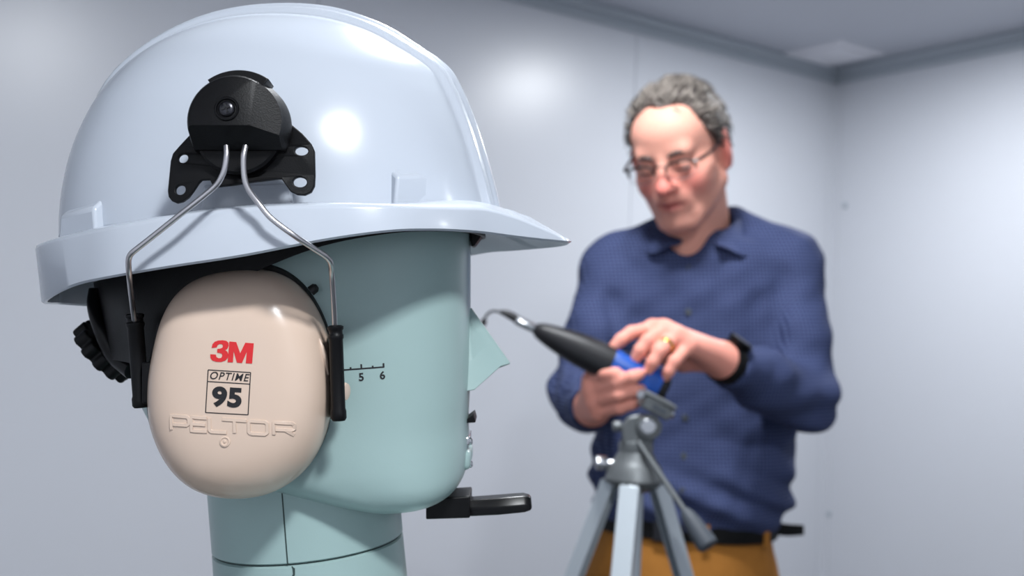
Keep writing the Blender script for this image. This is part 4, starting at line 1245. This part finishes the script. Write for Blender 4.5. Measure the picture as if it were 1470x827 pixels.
# hair: cap that leaves the face free, with tufts
M_HAIR = mat('grey_hair', (92, 84, 79), 0.6, 0, 0.3, vary=0.4, vscale=45)
M_HAIRD = mat('dark_grey_hair', (66, 60, 58), 0.6, 0, 0.3)
Hh = Field(np.array(HC) - 0.16, np.array(HC) + 0.16, 0.003)
def hair_fn(X, Y, Z):
    x, y, z = X - HC.x, Y - HC.y, Z - HC.z
    a = (x * hl.x + y * hl.y + z * hl.z) / HS; b_ = (x * hf.x + y * hf.y + z * hf.z) / HS; c = (x * hu.x + y * hu.y + z * hu.z) / HS
    r = np.sqrt((a / 0.074) ** 2 + ((b_ + 0.012) / 0.096) ** 2 + ((c - 0.032) / 0.084) ** 2)
    thick = 0.0065 + 0.0025 * np.clip((c - 0.03) / 0.08, -0.4, 1) + 0.0022 * np.sin(a * 190 + 40 * b_) * np.sin(b_ * 130) + 0.0016 * np.sin(c * 210 + a * 90) + 0.004 * np.clip((np.abs(a) - 0.045) / 0.02, 0, 1) * np.clip((0.075 - c) / 0.03, 0, 1)
    d = (r - 1) * 0.083 - thick
    # hairline plane on the forehead, receding at the temples, and nape / sideburn limits
    hl_front = (b_ - 0.060) * 0.86 - (c - 0.097) * 0.66 - 0.006 * np.sin(a * 120 + 0.6) - 0.25 * np.maximum(0, np.abs(a) - 0.028) * -1.0
    side = np.maximum(b_ - (0.040 + 0.25 * (c - 0.02)), 0) + np.minimum(0, c + 0.03) * 0
    hl_front = hl_front - 1.3 * np.maximum(0, np.abs(a) - 0.050)
    cutf = np.maximum(hl_front, -1)
    low = -(c + 0.035 + np.clip((-b_ - 0.02) * 0.8, -0.03, 0.045))
    temple = np.where(c < 0.075, b_ - 0.047 - 0.10 * np.maximum(c, 0), -1)
    d = np.maximum(d, cutf); d = np.maximum(d, low); d = np.maximum(d, temple)
    ear = 0.026 - np.sqrt((np.abs(a) - 0.085) ** 2 + (b_ + 0.010) ** 2 + (c + 0.010) ** 2)
    return np.maximum(d, ear)
Hh.a[:] = hair_fn(*Hh.block(Hh.lo, Hh.lo + Hh.n * Hh.h)[1]).astype(np.float32)
hm = Hh.mesh('hair')
vco = np.empty(len(hm.vertices) * 3, np.float32); hm.vertices.foreach_get('co', vco); vco = vco.reshape(-1, 3)
M_HAIRL = mat('light_grey_hair', (150, 141, 133), 0.5, 0, 0.4)
hair = obj('hair', hm, M_HAIR, man2, smooth=180)
# strands standing proud, combed back from the forehead
rs = np.random.RandomState(3)
vl = ((vco - np.array(HC)) @ HM)
rad = vl / np.array([0.074, 0.096, 0.084]); outer = np.linalg.norm(vl - np.array([0, -0.012, 0.032]), axis=1) > 0.08
pick = rs.choice(np.where(outer)[0], 3600)
for nm_, mt, sel in (('dark_hair_strands', M_HAIRD, pick[:1700]), ('light_hair_strands', M_HAIRL, pick[1700:])):
    bm = bm_new()
    for i in sel:
        if nm_[0] == 'l' and vl[i][2] < 0.045 and rs.rand() < 0.8: continue
        if nm_[0] == 'd' and vl[i][2] > 0.06 and rs.rand() < 0.6: continue
        p = vco[i]; n = vl[i] - np.array([0, -0.02, 0.02]); n = n / np.linalg.norm(n)
        comb = np.array([0.25 * np.sign(vl[i][0] + 0.02), -0.75, 0.05 if vl[i][2] > 0.03 else -0.8]) + rs.randn(3) * 0.22
        comb -= n * (comb @ n); comb /= np.linalg.norm(comb)
        L_ = 0.018 + 0.014 * rs.rand()
        sd_ = np.cross(n, comb) * 0.0009
        q0 = p - (HM @ n) * 0.001; q1 = p + HM @ (comb * L_ * 0.5 + n * 0.0032); q2 = p + HM @ (comb * L_ + n * 0.003 * rs.rand())
        a1 = bm.verts.new(q0 + HM @ sd_); a2 = bm.verts.new(q0 - HM @ sd_); b1 = bm.verts.new(q1 + HM @ sd_); b2 = bm.verts.new(q1 - HM @ sd_); e = bm.verts.new(q2)
        bt_ = bm.verts.new(q1 - (HM @ n) * 0.0015)
        bm.faces.new((a1, a2, b2, b1)); bm.faces.new((b1, b2, e)); bm.faces.new((a2, a1, bt_)); bm.faces.new((a1, b1, bt_)); bm.faces.new((b2, a2, bt_)); bm.faces.new((b1, e, bt_)); bm.faces.new((e, b2, bt_))
    o = obj(nm_, bm, mt, hair, smooth=180); o['kind'] = 'stuff'
# eyebrows
for s in (1, -1):
    bm = bm_new(); add_tube(bm, [hd(0.014 * s, 0.0965, 0.0165), hd(0.030 * s, 0.0945, 0.0205), hd(0.047 * s, 0.083, 0.0165)], [0.0025, 0.0035, 0.0015], 8, 12)
    obj('eyebrow', bm, M_HAIRD, man2)
    bm = bm_new(); add_tube(bm, [hd(0.020 * s, 0.0915, -0.0085), hd(0.032 * s, 0.0928, -0.0095), hd(0.044 * s, 0.0865, -0.0075)], [0.0007, 0.0011, 0.0007], 8, 10)
    obj('eyelashes', bm, M_FRAME, man2)
# glasses: half-rim frame, lenses, temples
M_LENS = bpy.data.materials.new('lens_glass'); M_LENS.use_nodes = True
_b = M_LENS.node_tree.nodes['Principled BSDF']; _b.inputs['Transmission Weight'].default_value = 1.0; _b.inputs['Roughness'].default_value = 0.02; _b.inputs['IOR'].default_value = 1.05
_b.inputs['Base Color'].default_value = (0.97, 0.97, 0.98, 1)
gl = obj('glasses', add_tube(bm_new(), [hd(-0.012, 0.114, 0.004), hd(0, 0.117, 0.0065), hd(0.012, 0.114, 0.004)], 0.0014, 8, 10), M_FRAME, man2)
for s in (1, -1):
    def lp(t):
        a = 2 * math.pi * t; x = math.cos(a); z = math.sin(a); k = (abs(x) ** 3 + abs(z) ** 3) ** (-1 / 3)
        X = 0.035 + 0.0245 * x * k; Z = -0.006 + 0.0145 * z * k
        return hd(X * s, 0.1145 - 0.010 * (X / 0.06) ** 2 * 1.2, Z)
    top_ = [lp(t) for t in np.linspace(-0.02, 0.52, 22)]
    bot_ = [lp(t) for t in np.linspace(0.5, 1.0, 22)]
    bm = bm_new(); add_tube(bm, top_, 0.0021, 8); obj('rim', bm, M_FRAME, gl)
    bm = bm_new(); add_tube(bm, bot_, 0.0006, 8); obj('lower_rim', bm, M_STEEL, gl)
    bm = bm_new(); lpv = [lp(t) for t in np.linspace(0, 1, 36, endpoint=False)]
    add_loft(bm, [[p - hf * 0.0007 for p in lpv], [p + hf * 0.0007 for p in lpv]]); obj('lens', bm, M_LENS, gl, smooth=None)
    bm = bm_new(); add_tube(bm, [hd(0.0585 * s, 0.104, 0.0035), hd(0.067 * s, 0.096, 0.0045), hd(0.0745 * s, 0.06, 0.006), hd(0.0795 * s, 0.01, 0.010), hd(0.083 * s, -0.012, 0.008), hd(0.084 * s, -0.032, -0.010)], [0.0024, 0.003, 0.0026, 0.002, 0.0018, 0.0018], 8, 26)
    obj('temple_arm', bm, M_FRAME, gl)

# shirt
def shirt_mat():
    m_ = mat('navy_checked_cotton', (52, 66, 124), 0.8, 0, 0.15, bump=0.15, bscale=500)
    nt = m_.node_tree; b = nt.nodes['Principled BSDF']
    tc = nt.nodes.new('ShaderNodeTexCoord')
    mp = nt.nodes.new('ShaderNodeMapping'); mp.inputs['Rotation'].default_value = (0, 0.04, YAW); nt.links.new(tc.outputs['Object'], mp.inputs['Vector'])
    sx = nt.nodes.new('ShaderNodeSeparateXYZ'); nt.links.new(mp.outputs[0], sx.inputs[0])
    def stripe(out, per):
        mm = nt.nodes.new('ShaderNodeMath'); mm.operation = 'MULTIPLY'; mm.inputs[1].default_value = 2 * math.pi / per; nt.links.new(out, mm.inputs[0])
        sn = nt.nodes.new('ShaderNodeMath'); sn.operation = 'SINE'; nt.links.new(mm.outputs[0], sn.inputs[0])
        gt = nt.nodes.new('ShaderNodeMath'); gt.operation = 'MULTIPLY_ADD'; gt.inputs[1].default_value = 0.5; gt.inputs[2].default_value = 0.5; nt.links.new(sn.outputs[0], gt.inputs[0])
        return gt.outputs[0]
    a, c = stripe(sx.outputs[0], 0.006), stripe(sx.outputs[2], 0.006)
    mu = nt.nodes.new('ShaderNodeMath'); mu.operation = 'MULTIPLY'; nt.links.new(a, mu.inputs[0]); nt.links.new(c, mu.inputs[1])
    mx = nt.nodes.new('ShaderNodeMix'); mx.data_type = 'RGBA'; mx.inputs[6].default_value = lin((46, 54, 86)); mx.inputs[7].default_value = lin((86, 97, 134))
    nt.links.new(mu.outputs[0], mx.inputs[0]); nt.links.new(mx.outputs[2], b.inputs['Base Color'])
    return m_
M_SHIRT = shirt_mat()
S = Field(lo - 0.03, hi + 0.03, 0.0052)
loftfield(S, torso, YAW, 0.02, 2.4, 0.0)
for sh, el, wr, cuff in ((sh_r, el_r, wr_r, 0.97), (sh_l, el_l, wr_l, 0.90)):
    S.cone(sh + (el - sh) * -0.06, sh + (el - sh) * 0.5, 0.058, 0.056, 0.035)
    S.cone(sh + (el - sh) * 0.5, el, 0.056, 0.052, 0.015)
    S.cone(el, el + (wr - el) * 0.55, 0.052, 0.047, 0.014)
    S.cone(el + (wr - el) * 0.55, el + (wr - el) * (cuff - 0.18), 0.046, 0.039, 0.012)
    S.cone(el + (wr - el) * (cuff - 0.2), el + (wr - el) * cuff, 0.037, 0.036, 0.006)
for sh, q_ in ((sh_r, P(958, 345, 1.84)), (sh_l, P(1050, 335, 1.83))):
    S.cone(q_, sh + UZ * 0.012, 0.045, 0.056, 0.03)
# cloth folds: soft ridges across the sleeves and the waist
sl, (X, Y, Z) = S.block(S.lo, S.lo + S.n * S.h)
def folds(X, Y, Z):
    d = 0.0016 * np.sin(70 * (Z + 0.5 * X) + 6 * np.sin(9 * Y + 5 * X)) * np.sin(23 * X + 11 * Z + 1.0)
    d = d + 0.0010 * np.sin(120 * (Z - 0.7 * X) + 8 * Y) * np.sin(31 * Y + 17 * Z)
    wz = torso[-3][0]
    d = d + 0.006 * np.exp(-((Z - wz - 0.02) / 0.05) ** 2) * np.sin(48 * X + 20 * np.sin(6 * Z))
    for el in (el_r, el_l):
        g = np.exp(-(((X - el.x) ** 2 + (Y - el.y) ** 2 + (Z - el.z) ** 2) / 0.09 ** 2))
        d = d + 0.0065 * g * np.sin(95 * (Z - 0.5 * Y) + 30 * X)
    for (ax_, ay_, az_, bx_, by_, bz_, dep, wdt) in FOLDS:
        a_ = np.array((ax_, ay_, az_)); ba = np.array((bx_, by_, bz_)) - a_
        t = np.clip(((X - a_[0]) * ba[0] + (Y - a_[1]) * ba[1] + (Z - a_[2]) * ba[2]) / (ba @ ba), 0, 1)
        dist2 = (X - a_[0] - ba[0] * t) ** 2 + (Y - a_[1] - ba[1] * t) ** 2 + (Z - a_[2] - ba[2] * t) ** 2
        d = d + dep * np.exp(-dist2 / wdt ** 2)
    return d
def fl(a, b, dep, wdt):
    p, q = P(*a), P(*b); return (p.x, p.y, p.z, q.x, q.y, q.z, dep, wdt)
FOLDS = [fl((1128, 395, 1.72), (1105, 520, 1.70), 0.011, 0.018), fl((1090, 430, 1.71), (1075, 540, 1.69), 0.006, 0.016), fl((878, 430, 1.76), (872, 560, 1.74), 0.011, 0.016),
         fl((1040, 360, 1.72), (1030, 450, 1.71), 0.006, 0.014), fl((950, 470, 1.71), (980, 430, 1.71), 0.006, 0.012), fl((1010, 590, 1.68), (1080, 690, 1.70), 0.006, 0.016), fl((960, 620, 1.67), (1010, 720, 1.68), 0.006, 0.014),
         fl((1100, 600, 1.70), (1060, 720, 1.70), 0.007, 0.018), fl((900, 600, 1.73), (930, 710, 1.70), 0.006, 0.016)]
S.a += folds(X, Y, Z).astype(np.float32)
# neck opening with its V
S.cone(hd(0, -0.02, -0.05), P(1000, 345, 1.835), 0.058, 0.0635, 0.006, True)
S.cone(P(985, 330, 1.76), P(985, 362, 1.715), 0.040, 0.016, 0.006, True)
# cuffs end open: cut just past the cuff plane
for el, wr, cuff in ((el_r, wr_r, 0.97), (el_l, wr_l, 0.90)):
    e = el + (wr - el) * cuff; dd = (wr - el).normalized()
    S.cone(e + dd * 0.010, e + dd * 0.10, 0.0285, 0.06, 0.004, True)
shirt = obj('shirt', S.mesh('shirt'), M_SHIRT, man2, smooth=180)

# collar: stand and two wings folded over
nc = P(1002, 338, 1.822)
def ncp(a, r, z, lean=0.35):
    """point around the neck; a = 0 at the front of the torso"""
    fx = math.sin(YAW); fd = Vector((-0.16, -0.987, 0)); rt = Vector((0.987, -0.16, 0))
    return nc + fd * (r[1] * math.cos(a)) + rt * (r[0] * math.sin(a)) + UZ * z
bm = bm_new(); secs = []
for i in range(49):
    t = i / 48; a = math.radians(20 + 320 * t); fr_ = abs(t - 0.5) * 2       # 1 at the front ends, 0 at the nape
    da_ = min(math.degrees(a), 360 - math.degrees(a))          # angle from the front
    tip_ = math.exp(-((da_ - 46) / 17.0) ** 2)
    ztop = 0.064 - 0.074 * fr_ ** 1.9
    zbot = 0.014 - 0.036 * fr_ ** 1.7 - 0.026 * tip_
    rin = (0.064, 0.068); rto = (0.071 + 0.004 * fr_, 0.077 + 0.008 * fr_); rbo = (0.088 + 0.020 * tip_, 0.090 + 0.022 * fr_ ** 2 + 0.016 * tip_)
    secs.append([ncp(a, rin, zbot + 0.004), ncp(a, rin, ztop - 0.004), ncp(a, ((rin[0] + rto[0]) / 2, (rin[1] + rto[1]) / 2), ztop), ncp(a, rto, ztop - 0.003), ncp(a, rbo, zbot), ncp(a, (rbo[0] - 0.003, rbo[1] - 0.003), zbot - 0.001), ncp(a, (rto[0] - 0.003, rto[1] - 0.003), ztop - 0.008)])
add_loft(bm, secs)
obj('collar', bm, M_SHIRT, shirt, smooth=60)
# placket and buttons down the front
def on_shirt(px, py):
    """march to the shirt surface along the pixel ray"""
    d0 = 1.5
    for i in range(260):
        p = P(px, py, d0 + i * 0.0015)
        ijk = np.round((np.array(p) - S.lo) / S.h).astype(int)
        if (ijk >= 0).all() and (ijk < S.n).all() and S.a[tuple(ijk)] < 0: return p
    return P(px, py, 1.70)
for py in (386, 448, 600, 655, 705):
    px = 990 - (py - 386) * 0.03
    p = on_shirt(px, py)
    bm = bm_new(); add_revolve(bm, p + FWD * 0.002, -FWD, [(0, 0.0055), (0.0034, 0.0055), (0.0042, 0.0045), (0.0036, 0.003), (0.0036, 0.0004)], 16)
    obj('button', bm, M_GRIP, shirt)
# watch on his left wrist
wa = (wr_l - el_l).normalized(); wc = el_l + (wr_l - el_l) * 0.985
bm = bm_new(); add_revolve(bm, wc - wa * 0.011, wa, [(0, 0.0285), (0.0, 0.0315), (0.004, 0.0325), (0.018, 0.0325), (0.022, 0.0315), (0.022, 0.0285)], 32, cap=False)
watch = obj('watch_strap', bm, M_BELT, man2)
wn = (UPV * 0.75 - FWD * 0.45 + RGT * 0.1); wn = (wn - wa * wn.dot(wa)).normalized()
bm = bm_new(); add_revolve(bm, wc + wn * 0.030, wn, [(0, 0.017), (0.004, 0.019), (0.008, 0.019), (0.010, 0.017), (0.0102, 0.001)], 28)
obj('watch_case', bm, M_BLACKS, watch)
# ring on the ring finger
rp = Lm[2] + (P(947, 504, 1.440) - Lm[2]) * 0.62; rax = (P(947, 504, 1.440) - Lm[2]).normalized()
bm = bm_new(); add_revolve(bm, rp - rax * 0.003, rax, [(0, 0.0098), (0, 0.0108), (0.002, 0.0114), (0.004, 0.0114), (0.006, 0.0108), (0.006, 0.0098)], 26, cap=False)
obj('finger_ring', bm, M_GOLD, man2)

# trousers
wz = torso[-2][0]
hipc = P(975, 790, D_T)
Tf = Field((hipc.x - 0.26, hipc.y - 0.24, 0.03), (hipc.x + 0.26, hipc.y + 0.22, wz + 0.03), 0.0062)
tl_ = []
for py, xl, xr, dep in ((748, 866, 1106, .122), (775, 858, 1105, .124), (800, 850, 1108, .128), (835, 842, 1112, .132), (880, 842, 1110, .13), (930, 850, 1100, .115)):
    c = P((xl + xr) / 2, py, D_T); tl_.append((c.z, c.x, c.y, (xr - xl) / 2 / F_PX * D_T / math.cos(YAW) * 0.985, dep))
loftfield(Tf, tl_, YAW, 0.02, 2.5)
bc_ = Vector((tl_[3][1], tl_[3][2], 0)); rt = Vector((math.cos(YAW), math.sin(YAW), 0))
for s in (1, -1):
    hip = bc_ + rt * 0.082 * s + UZ * (tl_[4][0] - 0.02); kn = bc_ + rt * 0.105 * s + UZ * 0.47 - FWD * 0.01; an_ = bc_ + rt * 0.12 * s + UZ * 0.075 + FWD * 0.02
    Tf.chain([hip, kn, an_], [0.088, 0.070, 0.060], 0.03)
sl, (X, Y, Z) = Tf.block(Tf.lo, Tf.lo + Tf.n * Tf.h)
Tf.a += (0.003 * np.sin(40 * Z + 25 * X) * np.sin(30 * X + 14 * Y) + 0.003 * np.exp(-((Z - 0.47) / 0.1) ** 2) * np.sin(90 * Z + 20 * X)).astype(np.float32)
trousers = obj('trousers', Tf.mesh('trousers'), M_TROUS, man2, smooth=180)
for s in (1, -1):
    an_ = bc_ + rt * 0.12 * s + FWD * 0.02; an_.z = 0
    fd = (Vector((-0.25, -0.97, 0)) + rt * 0.12 * s).normalized()
    Sf = Field(np.array(an_) + np.array([-0.2, -0.26, 0.0]), np.array(an_) + np.array([0.2, 0.16, 0.14]), 0.005)
    Sf.cone(an_ - fd * 0.035 + UZ * 0.045, an_ + fd * 0.06 + UZ * 0.042, 0.040, 0.044, 0.02); Sf.cone(an_ + fd * 0.06 + UZ * 0.040, an_ + fd * 0.16 + UZ * 0.034, 0.044, 0.032, 0.02)
    Sf.cone(an_ + UZ * 0.05, an_ + UZ * 0.10, 0.044, 0.042, 0.02)
    sl, (X, Y, Z) = Sf.block(Sf.lo, Sf.lo + Sf.n * Sf.h); Sf.a[:] = np.maximum(Sf.a, 0.006 - (Z - 0.0))
    obj('shoe', Sf.mesh('shoe'), M_SHOE, man2, smooth=180)

# belt
def belt_pt(a, grow, z):
    L = np.array(sorted(tl_)); cx, cy, hw, hd_ = [np.interp(z, L[:, 0], L[:, i]) for i in (1, 2, 3, 4)]
    c, s_ = math.cos(a), math.sin(a); nn = 2.5; k = (abs(c) ** nn + abs(s_) ** nn) ** (-1 / nn)
    u, v = (hw + grow) * c * k, (hd_ + grow) * s_ * k
    return Vector((cx + u * math.cos(YAW) - v * math.sin(YAW), cy + u * math.sin(YAW) + v * math.cos(YAW), z))
zb1 = P(985, 746, D_T - .13).z; zb0 = P(985, 779, D_T - .13).z
angs = np.linspace(0, 2 * np.pi, 96, endpoint=False)
bm = bm_new(); rings = [[belt_pt(a, g, z) for a in angs] for g, z in ((0.003, zb0), (0.007, zb0), (0.0075, zb0 + 0.002), (0.0075, zb1 - 0.002), (0.007, zb1), (0.003, zb1))]
add_loft(bm, rings, True, False, False)
belt = obj('belt', bm, M_BELT, man2, smooth=40)
for deg in (-75, -35, -118, -150, 40, 90, 140):
    a = math.radians(deg); bm = bm_new()
    c0_, c1_ = belt_pt(a, 0.0085, zb0 - 0.006), belt_pt(a, 0.0085, zb1 + 0.006)
    n = (belt_pt(a, 0.03, zb0) - belt_pt(a, 0.0, zb0)).normalized(); tt = n.cross(UZ)
    add_loft(bm, [[c + tt * 0.006 * s1 + n * 0.002 * s2 for s1, s2 in ((-1, -1), (1, -1), (1, 1), (-1, 1))] for c in (c0_, c1_)])
    obj('belt_loop', bm, M_TROUS, belt, smooth=None)
a = math.radians(-97); c = belt_pt(a, 0.010, (zb0 + zb1) / 2); n = (belt_pt(a, 0.03, zb0) - belt_pt(a, 0, zb0)).normalized()
bm = bm_new(); add_box(bm, frame(c, n, UZ), 0.05, 0.044, 0.006); obj('belt_buckle', bm, M_SCREW, belt, bevel=0.003)
# belt tail standing off his hip
pts = [P(1072, 757, 1.74), P(1100, 757, 1.755), P(1130, 761, 1.775), P(1154, 761, 1.795)]
q = catmull([tuple(p) for p in pts], 16)
bm = bm_new(); add_loft(bm, [[Vector(p) + UPV * (h_ * (1 - 0.25 * (i / 15) ** 3)) + FWD * t_ for h_, t_ in ((-0.0110, -0.002), (0.0110, -0.002), (0.0110, 0.002), (-0.0110, 0.002))] for i, p in enumerate(q)])
obj('belt_tail', bm, M_BELT, belt, bevel=0.001)
